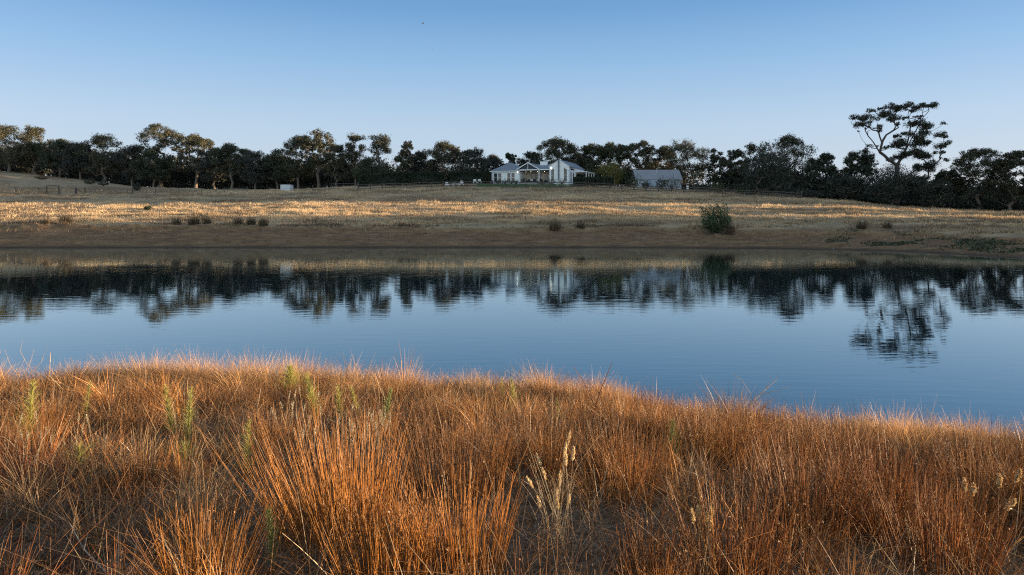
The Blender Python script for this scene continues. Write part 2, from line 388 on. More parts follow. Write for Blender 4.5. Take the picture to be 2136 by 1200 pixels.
ang = np.concatenate([np.arange(-180, -52, 3.0), np.arange(-52, 52, 0.2), np.arange(52, 180, 3.0)])
rr = np.concatenate([np.geomspace(0.6, 14, 150, endpoint=False), np.linspace(14, 48, 60, endpoint=False), np.linspace(48, 175, 330, endpoint=False), np.geomspace(175, 4000, 40)])
A, RR = np.meshgrid(np.radians(ang), rr, indexing='ij')
gx = np.sin(A) * RR; gy = np.cos(A) * RR
gz = terrain(gx, gy)
na, nr = A.shape
V = np.stack([gx, gy, gz], -1).reshape(-1, 3)
idx = np.arange(na * nr).reshape(na, nr); nxt = np.roll(idx, -1, 0)
Fq = np.stack([idx[:, :-1], nxt[:, :-1], nxt[:, 1:], idx[:, 1:]], -1).reshape(-1, 4)
V = np.vstack([V, [[0, 0, tz(0, 0)]]]); ci = len(V) - 1
Fq = np.vstack([Fq, np.stack([np.full(na, ci), nxt[:, 0], idx[:, 0], np.full(na, ci)], -1)[:0]])
me = fast_mesh('ground', V, Fq[:, ::-1], M_ground, smooth=True)
def lawn_mask(x, y):
    p = CX + F_PX * x / np.maximum(y, 5)
    return sstep(985, 1000, p) * sstep(1210, 1195, p) * sstep(141.8, 142.8, y) * sstep(190, 185, y)
fs = far_shore(V[:, 0], V[:, 1])
sd = V[:, 1] - fs
mud = sstep(10.3, 9.5, bank_sd(V[:, 0], V[:, 1])) * sstep(-20, -5, sd) * sstep(20, 40, V[:, 1])
mud = np.maximum(mud, 0.8 * sstep(0.56, 0.68, fbm(V[:, 0] * 0.07, V[:, 1] * 0.16, 41)) * sstep(60, 70, V[:, 1]))
cov = np.ones((len(V), 4), np.float32)
cov[:, 0] = mud; cov[:, 1] = lawn_mask(V[:, 0], V[:, 1]); cov[:, 2] = sstep(40, 25, np.hypot(V[:, 0], V[:, 1]))
ca = me.attributes.new('cover', 'FLOAT_COLOR', 'POINT'); ca.data.foreach_set('color', cov.ravel())
ground = link(bpy.data.objects.new('ground', me)); tag(ground, None, None, None, 'structure')

wv = np.array([(-120, 4.5, 0), (75, 4.5, 0), (75, 90, 0), (-120, 90, 0)], float)
water = link(bpy.data.objects.new('water', fast_mesh('water', wv, np.array([[0, 1, 2, 3]]), M_water)))
tag(water, None, None, None, 'structure')

# ------------------------------------------------------------------ blades, stems, leaves
def ribbons(root, h, w, az, lean, curve, segs=3, tip=0.15):
    n = len(root); t = np.linspace(0, 1, segs + 1)[None, :]
    hor = h[:, None] * (lean[:, None] * t + curve[:, None] * t ** 2)
    ver = h[:, None] * (t - 0.35 * np.abs(curve[:, None]) * t ** 2)
    P = root[:, None, :] + np.stack([np.sin(az)[:, None] * hor, np.cos(az)[:, None] * hor, ver], -1)
    ph = R.uniform(0, np.pi, n); S = np.stack([np.cos(ph), np.sin(ph), np.zeros(n)], -1)
    ww = (w[:, None] * 0.5) * (1 - (1 - tip) * t ** 1.5)
    A_ = P - S[:, None, :] * ww[..., None]; B_ = P + S[:, None, :] * ww[..., None]
    V = np.stack([A_, B_], 2).reshape(-1, 3)
    b = (np.arange(n) * (segs + 1) * 2)[:, None] + np.arange(segs)[None, :] * 2
    F = np.stack([b, b + 1, b + 3, b + 2], -1).reshape(-1, 4)
    return V, F, (segs + 1) * 2
def stems(root, h, w, az, lean, curve, segs=4, sides=3, tip=0.35):
    n = len(root); t = np.linspace(0, 1, segs + 1)[None, :]
    hor = h[:, None] * (lean[:, None] * t + curve[:, None] * t ** 2)
    ver = h[:, None] * (t - 0.3 * np.abs(curve[:, None]) * t ** 2)
    P = root[:, None, :] + np.stack([np.sin(az)[:, None] * hor, np.cos(az)[:, None] * hor, ver], -1)
    ph = R.uniform(0, np.pi, n)[:, None] + np.arange(sides)[None, :] * 2 * np.pi / sides
    S = np.stack([np.cos(ph), np.sin(ph), np.zeros_like(ph)], -1)
    ww = (w[:, None] * 0.5) * (1 - (1 - tip) * t)
    V = (P[:, :, None, :] + S[:, None, :, :] * ww[:, :, None, None]).reshape(-1, 3)
    k = sides; base = (np.arange(n) * (segs + 1) * k)[:, None, None] + np.arange(segs)[None, :, None] * k
    s = np.arange(k)[None, None, :]; s2 = (s + 1) % k
    F = np.stack([base + s, base + s2, base + k + s2, base + k + s], -1).reshape(-1, 4)
    return V, F, (segs + 1) * k
def rep(col, k): return np.repeat(col, k, axis=0)
def merge(parts):
    V = []; F = []; T = []; o = 0
    for v, f, t in parts:
        V.append(v); F.append(f + o); T.append(t); o += len(v)
    return np.vstack(V), np.vstack(F), np.vstack(T)
def leaf_quads(P, L, W, droop=0.5, rng=None):
    """one small quad per point, random orientation, biased to hang"""
    rng = rng or R; n = len(P)
    d = rng.normal(size=(n, 3)); d[:, 2] -= droop; d /= np.linalg.norm(d, axis=1)[:, None]
    q = rng.normal(size=(n, 3)); s = np.cross(d, q); s /= np.linalg.norm(s, axis=1)[:, None] + 1e-9
    l = (L * rng.uniform(0.6, 1.4, n))[:, None] * d; w = (W * rng.uniform(0.6, 1.4, n))[:, None] * s
    V = np.stack([P - l * 0.5, P + w * 0.5, P + l * 0.5, P - w * 0.5], 1).reshape(-1, 3)
    return V, np.arange(n * 4).reshape(n, 4)

# ------------------------------------------------------------------ trees
def tree_mesh(targets, radii, trunk_pts, trunk_r, rng, nleaf, leaf_len, col, flat=0.55, limbs=(), sag=0.06, colvar=0.3, loose=1.0):
    """targets: crown clump centres; the limbs grow out of trunk_pts to reach each of them"""
    nodes = [np.array(p, float) for p in trunk_pts]; par = [-1] + list(range(len(trunk_pts) - 1))
    for lb in limbs:
        prev = int(np.argmin([np.linalg.norm(n - lb[0]) for n in nodes]))
        for p in lb:
            nodes.append(np.array(p, float)); par.append(prev); prev = len(nodes) - 1
    n_fix = 1
    top = nodes[len(trunk_pts) - 1]
    order = np.argsort([np.linalg.norm(t - top) for t in targets])
    ends = []
    for k in order:
        t = targets[k]; N_ = np.array(nodes)
        dv = t - N_; dist = np.linalg.norm(dv, axis=1)
        cosv = dv[:, 2] / (dist + 1e-6)
        cost = dist * (1.0 + 0.9 * (cosv < 0.15) + 0.6 * (cosv > 0.97)); cost[:max(1, len(trunk_pts) // 2)] *= 1.8
        j = int(np.argmin(cost)); a = nodes[j]; L_ = dist[j]
        m = max(2, int(L_ / 1.6)); prev = j
        bow = rng.normal(size=3) * L_ * 0.09; bow[2] -= L_ * sag
        for q in range(1, m + 1):
            s = q / m
            p = a + (t - a) * s + bow * math.sin(math.pi * s) * 1.0 + (rng.normal(size=3) * 0.05 * L_ / m if q < m else 0)
            nodes.append(p); par.append(prev); prev = len(nodes) - 1
        ends.append(prev)
        # a few twigs inside the clump
        r = radii[k]
        for _ in range(3):
            d = rng.normal(size=3); d[2] = abs(d[2]) * 0.6; d /= np.linalg.norm(d)
            nodes.append(t + d * r * np.array([0.8, 0.8, flat * 0.8])); par.append(prev); ends.append(len(nodes) - 1)
    cnt = np.zeros(len(nodes))
    for e in ends:
        while e >= 0: cnt[e] += 1; e = par[e]
    mx = max(cnt.max(), 1)
    rads = trunk_r * np.clip(cnt / mx, 1e-3, 1) ** 0.56
    rads = np.maximum(rads, 0.022)
    nt = len(trunk_pts); rads[0] = trunk_r * 1.35
    V = []; F = []; o = 0; sides = 5
    ca = np.cos(np.arange(sides) * 2 * np.pi / sides); sa = np.sin(np.arange(sides) * 2 * np.pi / sides)
    for i, p in enumerate(par):
        if p < 0: continue
        a, b = nodes[p], nodes[i]; d = b - a; l = np.linalg.norm(d)
        if l < 1e-4: continue
        d /= l; up = np.array([0, 0, 1.0]) if abs(d[2]) < 0.9 else np.array([1.0, 0, 0])
        e1 = np.cross(d, up); e1 /= np.linalg.norm(e1); e2 = np.cross(e1, d)
        ring = ca[:, None] * e1 + sa[:, None] * e2
        ra = min(rads[p], rads[i] * 1.6) if p >= nt else rads[p] if i < nt else min(rads[p], rads[i] * 1.6)
        V.append(a - d * 0.3 * rads[i] + ring * ra); V.append(b + ring * rads[i])
        k = np.arange(sides); k2 = (k + 1) % sides
        F.append(np.stack([o + k, o + k2, o + sides + k2, o + sides + k], -1)); o += 2 * sides
    trunk = (np.vstack(V), np.vstack(F))
    # leaves: each clump is a cluster of smaller sprays
    rad3 = np.array(radii); wts = rad3 ** 2 / (rad3 ** 2).sum()
    LP = []; LC = []
    for t, r, w in zip(targets, radii, wts):
        n = max(12, int(nleaf * w)); ns = max(8, int(12 + r * 7))
        sd_ = rng.normal(size=(ns, 3)); sd_ /= np.linalg.norm(sd_, axis=1)[:, None]
        sd_ *= (rng.uniform(0.2, 1.0, ns) ** 0.5)[:, None] * r; sd_[:, 2] *= flat
        sd_[:, 2] += 0.1 * r
        which = rng.integers(0, ns, n)
        off = np.clip(rng.normal(size=(n, 3)), -2, 2) * r * loose * np.array([0.19, 0.19, 0.17]) * rng.uniform(0.5, 1.4, ns)[which][:, None]
        P = t + sd_[which] + off
        shade = rng.uniform(1 - colvar, 1 + colvar, ns)[which] * rng.uniform(0.8, 1.2, n)
        hue = rng.normal(0, 0.12, ns)[which]
        c = np.array(col)[None, :] * shade[:, None] * np.stack([1 + hue, np.ones(n), 1 - hue], -1)
        LP.append(P); LC.append(c)
    LP = np.vstack(LP); LC = np.clip(np.vstack(LC), 0.004, 1)
    lv, lf = leaf_quads(LP, leaf_len, leaf_len * 0.42, 0.5, rng)
    return trunk, (lv, lf, rep(LC, 4))

def crown_targets(H, W, kind, rng):
    T = []; Rr = []
    if kind == 'gum':        # open crown of many separate clumps
        n = 80; lo, hi = 0.20, 0.93
        for _ in range(n):
            f = rng.uniform(0, 1); z = H * (lo + (hi - lo) * f)
            wr = W * (0.55 + 0.6 * math.sin(math.pi * min(1, 0.18 + 0.72 * f))) * 0.85
            a = rng.uniform(0, 2 * math.pi); q = wr * math.sqrt(rng.uniform(0.02, 1)) * (0.55 if f > 0.85 else 1)
            T.append((q * math.cos(a), q * math.sin(a), z)); Rr.append(W * rng.uniform(0.14, 0.32))
        fl = 0.62
    elif kind == 'umbrella': # tall bare stem, crown spread out like an open umbrella
        for _ in range(80):
            a = rng.uniform(0, 2 * math.pi); q = math.sqrt(rng.uniform(0, 1)) * (0.95 + 0.22 * math.sin(2.3 * a + W))
            z = H * (0.93 - 0.20 * q ** 2 - (rng.uniform(0.05, 0.5) if rng.random() < 0.6 else rng.uniform(0, 0.05)))
            T.append((W * 0.92 * q * math.cos(a), W * 0.92 * q * math.sin(a), z)); Rr.append(W * rng.uniform(0.13, 0.26))
        fl = 0.65
    elif kind == 'dense':    # closed, rounded crown down to the ground
        for _ in range(60):
            d = rng.normal(size=3); d /= np.linalg.norm(d); q = rng.uniform(0.5, 0.88)
            z = H * (0.48 + 0.46 * d[2] * q)
            T.append((W * 0.86 * d[0] * q * (1.05 if d[2] < 0 else 1), W * 0.86 * d[1] * q, max(z, H * 0.06))); Rr.append(W * rng.uniform(0.22, 0.34))
        fl = 0.8
    elif kind == 'spread':   # broad low crown, layered
        for _ in range(70):
            f = rng.uniform(0, 1) ** 0.8; z = H * (0.16 + 0.76 * f)
            wr = W * math.sqrt(max(0.06, 1 - (max(0, f - 0.25) / 0.80) ** 2)) * 0.86
            a = rng.uniform(0, 2 * math.pi); q = wr * math.sqrt(rng.uniform(0.05, 1))
            T.append((q * math.cos(a), q * math.sin(a), z)); Rr.append(W * rng.uniform(0.13, 0.26))
        fl = 0.655
    else:                    # 'thin': narrow upright with sparse tufts
        for _ in range(46):
            f = rng.uniform(0, 1); z = H * (0.12 + 0.81 * f); a = rng.uniform(0, 2 * math.pi)
            q = W * (1.0 - 0.45 * f) * math.sqrt(rng.uniform(0.05, 1))
            T.append((q * math.cos(a), q * math.sin(a), z)); Rr.append(W * rng.uniform(0.20, 0.36))
        fl = 0.8
    return [np.array(t) for t in T], Rr, fl

def plant_tree(px, py_top, D, wpx, kind, label, col, seed, group=None, nleaf=6500, name='gum_tree', cat='tree', leaf=None, lean=0.0, dz=0.0):
    rng = np.random.default_rng(seed)
    x, y, z = at(px, D); H = top_z(py_top, D) - z; W = wpx * D / F_PX * (1.16 if kind in ('gum', 'umbrella', 'thin') else 1.0)
    T, Rr, fl = crown_targets(H, W, kind, rng)
    for t in T: t[0] += lean * t[2]
    tf = {'gum': 0.34, 'umbrella': 0.5, 'dense': 0.3, 'spread': 0.22, 'thin': 0.6}[kind]
    k = 5; bend = rng.normal(size=(k, 2)) * 0.02 * H
    tp = [(lean * H * tf * i / (k - 1) + (bend[i, 0] if i else 0), (bend[i, 1] if i else 0), H * tf * i / (k - 1) - (0.3 if i == 0 else 0)) for i in range(k)]
    tr, lf = tree_mesh(T, Rr, tp, max(0.12, 0.017 * H + 0.02 * W), rng, nleaf, leaf or (0.13 + 0.0011 * D), col, fl)
    e = empty(name, (x, y, z)); tag(e, label, cat, group)
    link(bpy.data.objects.new('trunk', fast_mesh('trunk', tr[0], tr[1], M_bark)), e)
    link(bpy.data.objects.new('crown', fast_mesh('crown', lf[0], lf[1], M_leaf, lf[2])), e)
    return e

OL = (0.060, 0.062, 0.030); DG = (0.030, 0.040, 0.022); GR = (0.045, 0.060, 0.032); BL = (0.045, 0.050, 0.040)
LW = 'gum trees along the left wood edge'; MW = 'gum trees behind the hedges and house'; RW = 'trees at the right end of the field'
TREES = [
 # px, top, D, half-width px, kind, colour, group, label
 (18, 262, 205, 46, 'gum', OL, LW, 'broad olive gum tree at the left edge of the photo, crown catching warm light'),
 (72, 263, 208, 34, 'gum', OL, LW, 'upright gum tree second from the left edge, as tall as the broad first one'),
 (125, 289, 206, 36, 'gum', GR, LW, 'lower gum tree third from the left edge, just right of two taller crowns'),
 (168, 297, 204, 30, 'gum', BL, LW, 'low dull gum tree filling the dip left of a pointed crown on the hillside'),
 (215, 279, 202, 38, 'gum', OL, LW, 'gum tree with pointed crown above the white tops of the hillside grass'),
 (276, 302, 200, 32, 'gum', BL, LW, 'low gum tree at the left foot of the tallest tree on the left'),
 (337, 252, 200, 42, 'umbrella', OL, LW, 'tallest tree on the left, umbrella shaped crown rising well over its neighbours'),
 (320, 312, 196, 30, 'gum', GR, LW, 'low leafy gum tree in front of the tall umbrella crown'),
 (408, 275, 197, 36, 'umbrella', OL, LW, 'flat topped gum tree next right of the tall umbrella crown, pale forked trunk'),
 (448, 308, 195, 30, 'gum', BL, LW, 'short gum tree between the flat topped gum and a round headed one'),
 (482, 297, 192, 36, 'umbrella', GR, LW, 'round headed gum tree halfway between umbrella crown and metal shed'),
 (532, 314, 190, 34, 'gum', BL, LW, 'dark low gum tree just left of the metal shed'),
 (578, 311, 190, 32, 'gum', GR, LW, 'dark gum tree directly behind the metal shed'),
 (622, 279, 188, 32, 'gum', OL, LW, 'gum tree right of the shed, left one of a tall close pair'),
 (665, 268, 188, 35, 'umbrella', OL, LW, 'tallest gum tree between shed and hedge, right one of a close pair'),
 (702, 300, 182, 26, 'gum', OL, LW, 'shorter warm lit gum tree tucked right of the tall pair by the shed'),
 (742, 277, 182, 26, 'thin', OL, LW, 'slender gum tree with open top standing behind the round dark tree'),
 (790, 278, 180, 28, 'thin', OL, MW, 'tall wispy gum tree rising behind the left end of the hedge'),
 (828, 290, 178, 18, 'thin', OL, MW, 'narrow gum tree leaning right beside open sky above the hedge'),
 (880, 316, 186, 28, 'gum', BL, MW, 'low gum tree above the middle of the long hedge'),
 (927, 293, 184, 40, 'umbrella', OL, MW, 'wide domed gum tree over the gap between two hedges'),
 (985, 312, 182, 36, 'gum', BL, MW, 'dull grey green gum tree above the hedge beside the house'),
 (1030, 323, 186, 26, 'gum', BL, MW, 'low sparse gum tree behind the left end of the house roof'),
 (1066, 316, 178, 14, 'thin', DG, MW, 'small pointed dark tree over the hip roof of the house'),
 (1112, 318, 182, 30, 'gum', DG, MW, 'dark bushy tree behind the house chimney'),
 (1160, 283, 178, 40, 'umbrella', OL, MW, 'tall gum tree with rounded umbrella crown directly behind the house gable'),
 (1205, 318, 186, 30, 'gum', BL, MW, 'lower gum tree just right of the umbrella crown behind the gable'),
 (1236, 298, 180, 32, 'umbrella', OL, MW, 'gum tree above the lawn hedge, first of the row right of the house'),
 (1282, 293, 180, 32, 'umbrella', OL, MW, 'gum tree above the yellow green tree, open branches below'),
 (1336, 290, 180, 32, 'umbrella', OL, MW, 'gum tree rising behind the left end of the outbuilding roof'),
 (1382, 300, 184, 26, 'gum', OL, MW, 'gum tree rising behind the middle of the outbuilding roof'),
 (1428, 293, 178, 44, 'gum', OL, MW, 'large bushy gum tree just right of the outbuilding'),
 (1494, 306, 172, 18, 'thin', OL, RW, 'slim tufted gum tree standing in the bright gap right of the outbuilding'),
 (1532, 310, 166, 26, 'gum', OL, RW, 'gum tree left behind the big dark round tree'),
 (1578, 294, 160, 28, 'thin', OL, RW, 'airy gum tree poking up behind the big dark round tree'),
 (1645, 281, 150, 46, 'gum', OL, RW, 'large warm lit gum tree behind the right shoulder of the dark round tree'),
 (1716, 318, 140, 42, 'spread', GR, RW, 'spreading tree past the fence end, sky gaps under its crown'),
 (1792, 306, 136, 46, 'spread', GR, RW, 'layered dark tree just left of the tall bare limbed gum'),
 (1975, 352, 128, 40, 'spread', OL, RW, 'ragged tree filling the dip right of the tall bare limbed gum'),
 (2040, 303, 122, 58, 'spread', OL, RW, 'broad tree near the right edge, highest crown there'),
 (2112, 312, 116, 46, 'spread', OL, RW, 'warm lit tree at the right edge of the photo'),
 (2175, 318, 112, 44, 'spread', GR, RW, 'tree cut off by the right edge of the photo'),
]
for i, (px, tp, D, w, kind, col, grp, lab) in enumerate(TREES):
    plant_tree(px, tp, D, w, kind, lab, col, 100 + i, grp, nleaf=22000 if kind in ('spread',) else 20000 if kind != 'thin' else 12000, lean=0.25 if 'leaning right' in lab else 0.0)
plant_tree(768, 322, 160, 34, 'dense', 'round dark green tree over the left end of the hedge', (0.030, 0.046, 0.016), 300, nleaf=8000, name='round_tree')
plant_tree(1600, 311, 130, 62, 'dense', 'big round dark green tree behind the fence, largest solid crown', (0.022, 0.036, 0.020), 301, nleaf=14000, name='round_tree')
plant_tree(1272, 336, 165, 34, 'dense', 'yellow green tree right of the house, sun glow put into its leaf colour', (0.17, 0.155, 0.03), 302, nleaf=6000, name='yellow_tree')  # leaf colour brightened to stand in for sunlight on the crown
plant_tree(1232, 350, 166, 26, 'dense', 'green tree between the house and the yellow green tree', (0.035, 0.055, 0.022), 303, nleaf=5000, name='garden_tree')
plant_tree(1302, 352, 166, 22, 'dense', 'dark green tree just left of the outbuilding', (0.028, 0.042, 0.020), 304, nleaf=4500, name='garden_tree')
plant_tree(1860, 345, 122, 62, 'dense', 'low wide dark tree below the tall bare limbed gum', (0.028, 0.038, 0.024), 305, nleaf=12000, name='wide_tree')
plant_tree(1948, 372, 119, 46, 'dense', 'low dark thicket tree right below the tall bare limbed gum', (0.028, 0.036, 0.022), 306, nleaf=8000, name='wide_tree')
plant_tree(1762, 352, 128, 40, 'dense', 'low dark tree past the end of the rail fence', (0.026, 0.035, 0.022), 307, nleaf=7000, name='wide_tree')

def tall_gum():
    rng = np.random.default_rng(500); D = 126.0; x, y, z = at(1870, D); k = D / F_PX / 4.615
    cl = [(225,258,50),(215,330,55),(290,315,35),(330,270,45),(430,180,40),(400,260,62),(500,250,62),(510,165,40),(610,140,55),(620,250,55),(720,130,50),
          (650,175,55),(800,150,55),(930,150,50),(870,145,50),(740,320,55),(820,245,32),(870,320,62),(970,345,48),(880,400,55),(1020,430,50),(570,330,30),
          (360,350,32),(440,375,30),(600,435,40),(680,420,50),(740,460,70),(570,500,45),(650,530,70),(800,510,70),(900,500,70),(980,520,60),(1060,580,42),
          (700,600,80),(850,600,75),(600,640,60),(900,640,60),(950,740,75),(800,740,80),(1000,660,40),(370,540,36),(460,555,32),(860,870,80),(760,880,80),(295,375,22)]
    def loc(a, b, dy=0.0): return np.array([(1740 + a / 4.615 - 1870) * D / F_PX, dy, top_z(190 + b / 4.615, D) - z])
    T = []; Rr = []
    for a, b, r in cl:
        for q in range(3):
            T.append(loc(a + rng.uniform(-0.75, 0.75) * r, b + rng.uniform(-0.4, 0.4) * r, rng.normal() * 1.6)); Rr.append(r * k * rng.uniform(0.5, 0.95))
    tp = [np.array([loc(600, 1050)[0], 0, -0.3])] + [loc(a, b) for a, b in ((598, 950), (600, 850), (606, 760), (612, 700))]
    limbs = [[loc(606, 720), loc(520, 665, -.3), loc(470, 620, -.4), loc(425, 590, -.5), loc(400, 555, -.5), loc(350, 490, -.8), loc(300, 440, -1), loc(265, 385, -1.2)],
             [loc(425, 592, -.5), loc(455, 540, .1), loc(475, 480, .3), loc(520, 418, .6), loc(580, 385, .9), loc(650, 345, 1.0)],
             [loc(470, 500, .3), loc(445, 440, .2), loc(435, 400, .2)],
             [loc(620, 690), loc(680, 600, .2), loc(740, 490, .4), loc(785, 410, .5), loc(825, 330, .4), loc(860, 260, .3), loc(920, 190, .2)],
             [loc(690, 560), loc(700, 440, -.7), loc(705, 340, -1), loc(680, 240, -1), loc(690, 190, -1)]]
    tr, lf = tree_mesh(T, Rr, tp, 0.46, rng, 42000, 0.25, (0.045, 0.050, 0.028), 0.5, limbs, loose=1.15)
    e = empty('gum_tree', (x, y, z)); tag(e, 'tallest tree of all, bare forking limbs holding flat leaf layers against the sky', 'tree', RW)
    link(bpy.data.objects.new('trunk', fast_mesh('trunk', tr[0], tr[1], simple('dark_bark', (0.075, 0.06, 0.05), 0.9, 0.35, 6, 0.4))), e)
    link(bpy.data.objects.new('crown', fast_mesh('crown', lf[0], lf[1], M_leaf, lf[2])), e)
tall_gum()

def wood_mass(name, boxes, label, seed, leaf=0.5, dens=1.0, col=(0.028, 0.033, 0.022), trunks=True):
    """far-off wood that reads as one mass: leaf sprays and stems"""
    rng = np.random.default_rng(seed); P = []; V = []; F = []; o = 0
    mb = MB()
    for (x0, y0, x1, y1, lo, hi, depth, n) in boxes:      # a strip from (x0,y0) to (x1,y1)
        nb = max(3, int(n / 220)); t = rng.uniform(0, 1, nb)
        bx = x0 + (x1 - x0) * t + rng.normal(0, 1.0, nb); by = y0 + (y1 - y0) * t + rng.uniform(0, depth, nb)
        gz_ = terrain(bx, by); hz = rng.uniform(lo, hi, nb) * rng.uniform(0.82, 1.05, nb)
        for a, b, g, h in zip(bx, by, gz_, hz):
            m = int(n / nb); r = rng.uniform(1.6, 2.8)
            q = rng.normal(size=(m, 3)); q /= np.linalg.norm(q, axis=1)[:, None]; q *= (rng.uniform(0, 1, m) ** 0.45)[:, None]
            s = np.clip(rng.normal(size=(6, 3)) * 0.4, -0.55, 0.55); q = q * 0.75 + s[rng.integers(0, 6, m)]
            P.append(np.array([a, b, g + h * 0.52]) + q * np.array([r, r, h * 0.42]))
            mb.tube([(a, b, g - 0.3), (a + rng.normal() * 0.3, b, g + h * 0.35), (a + rng.normal() * 0.7, b, g + h * 0.7)], [0.17, 0.12, 0.05], 4)
    P = np.vstack(P); lv, lf = leaf_quads(P, leaf, leaf * 0.5, 0.3, rng)
    T = np.array(col)[None, :] * rng.uniform(0.6, 1.4, (len(P), 1)) * np.ones((1, 3))
    tv = np.array(mb.v); tf = np.array([f for f in mb.f if len(f) == 4])
    Vv, Ff, Tt = merge([(lv, lf, rep(T, 4)), (tv, tf, np.tile(np.array([[0.13, 0.105, 0.085]]), (len(tv), 1)))])
    o_ = link(bpy.data.objects.new(name, fast_mesh(name, Vv, Ff, M_leaf, Tt)))
    tag(o_, label, 'woodland', None, 'stuff')
def P2(px, D): x = (px - CX) / F_PX * D; return (x, D)
def strip(p0, D0, p1, D1, lo, hi, depth, n): return (*P2(p0, D0), *P2(p1, D1), lo, hi, depth, n)
wood_mass('woodland', [
    strip(-120, 222, 320, 216, 9, 13, 22, 66000), strip(320, 206, 740, 198, 8, 12, 24, 76000), strip(-120, 245, 760, 222, 9, 13, 20, 60000),
    strip(740, 196, 1040, 194, 6, 10.5, 16, 30000), strip(1200, 192, 1460, 186, 6, 10.5, 14, 22000), strip(1520, 165, 1700, 150, 5, 8, 12, 16000),
    strip(1690, 146, 2230, 124, 4, 7, 16, 60000),
    strip(-120, 212, 740, 196, 1.0, 2.2, 6, 26000), strip(740, 194, 1460, 184, 0.8, 1.8, 5, 14000), strip(1440, 170, 1700, 142, 0.8, 2.0, 4, 9000), strip(1660, 134, 2230, 116, 0.9, 2.0, 5, 20000)],
    'dark wood of trunks and foliage filling in behind the front row of trees', 601)
# unseen trees added at the right to shade the field, gaps pass low sun
wood_mass('woodland', [(96, 82, 100, 12, 13, 17, 5, 36000), (108, 78, 118, 16, 14, 19, 5, 30000), (124, 142, 152, 124, 25, 30, 14, 60000), (150, 165, 215, 112, 24, 30, 14, 40000),
    (128, 89.0, 132, 89.6, 13, 14, 1, 2600), (120, 96.0, 140, 95.4, 14, 15.5, 1, 4000), (135, 106, 205, 101, 27, 32, 8, 80000), (205, 106, 285, 104, 26, 32, 60, 150000), (225, 205, 300, 190, 20, 26, 40, 40000), (235, 245, 330, 270, 18, 24, 50, 30000)],
    'unseen tall wood added at the right to throw long shadows across the field', 602, leaf=0.7)

# ------------------------------------------------------------------ house
HX, HY, HZ = 12.45, 150.0, 9.95
house = empty('house', (HX, HY, HZ), rad(-20)); tag(house, 'long white single storey house with blue grey roofs on the rise', 'house')
MB().box(-18.2, -11.6, 0, 8, -0.8, 2.7).build('wall', M_white, house)
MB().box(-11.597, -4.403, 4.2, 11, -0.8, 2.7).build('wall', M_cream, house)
mb = MB(); mb.prism([(-4.4, -1.4), (0, -1.4), (0, 3.45), (-2.2, 4.85), (-4.4, 3.45)], 'y', 0, 14); mb.build('wall', M_white, house)
MB().box(-11.6, -4.4, 0.0, 4.2, -0.8, 0.0).build('porch_floor', M_stone, house)
# hip roof of the left wing
e_ = 0.35
mb = MB(); a, b, c, d = -18.2 - e_, -11.6 + e_, -e_, 8 + e_
mb.add([(a, c, 2.72), (b, c, 2.72), (b, d, 2.72), (a, d, 2.72), (-14.9, 3.2, 4.85), (-14.9, 4.8, 4.85), (a, c, 2.58), (b, c, 2.58), (b, d, 2.58), (a, d, 2.58)],
       [(0, 1, 4), (1, 2, 5, 4), (2, 3, 5), (3, 0, 4, 5), (6, 7, 1, 0), (7, 8, 2, 1), (8, 9, 3, 2), (9, 6, 0, 3), (9, 8, 7, 6)])
mb.build('roof', M_roof, house)
MB().box(a - 0.05, b + 0.05, c - 0.06, c - 0.005, 2.56, 2.70).build('gutter', M_trim, house)
# main roof
mb = MB(); mb.prism([(0.45, 2.86), (7.6, 4.55), (11.5, 2.86), (11.5, 2.74), (7.6, 4.43), (0.45, 2.74)], 'x', -12.6, -3.6)
main_roof = mb.build('roof', M_roof, house)
mb = MB(); mb.box(-8.6, -7.0, 6.4, 7.3, 3.6, 5.05); mb.box(-8.66, -6.94, 6.34, 7.36, 5.052, 5.13); mb.build('chimney', M_white, main_roof)
mb = MB(); mb.lathe([(0.1, 5.13), (0.1, 5.75)], -7.8, 6.85, 8); mb.build('chimney_pot', M_zinc, main_roof)
# gabled portico
mb = MB()
for s in (-1, 1):
    xc = -9.5; xe = xc + s * 2.75
    mb.prism([(xc, 4.52), (xe, 2.98), (xe, 2.86), (xc, 4.40)] if s > 0 else [(xe, 2.98), (xc, 4.52), (xc, 4.40), (xe, 2.86)], 'y', 0.1, 6.5)
mb.build('portico_roof', M_roof, house)
mb = MB(); mb.bar((-12.25, 0.04, 2.90), (-9.5, 0.04, 4.47), 0.1, 0.2); mb.bar((-6.75, 0.04, 2.90), (-9.5, 0.04, 4.47), 0.1, 0.2)
mb.box(-9.56, -9.44, 0.06, 0.14, 2.99, 4.3); mb.build('barge_board', M_trim, house)
MB().box(-12.2, -4.41, 0.16, 0.34, 2.72, 2.96).build('beam', M_trim, house)
mb = MB(); mb.prism([(-12.0, 2.97), (-7.0, 2.97), (-9.5, 4.38)], 'y', 0.5, 0.56); mb.build('gable_screen', M_dark, house)
for x in (-6.9, -11.45):
    MB().box(x - 0.09, x + 0.09, 0.17, 0.35, 0.0, 2.72).build('post', M_trim, house)
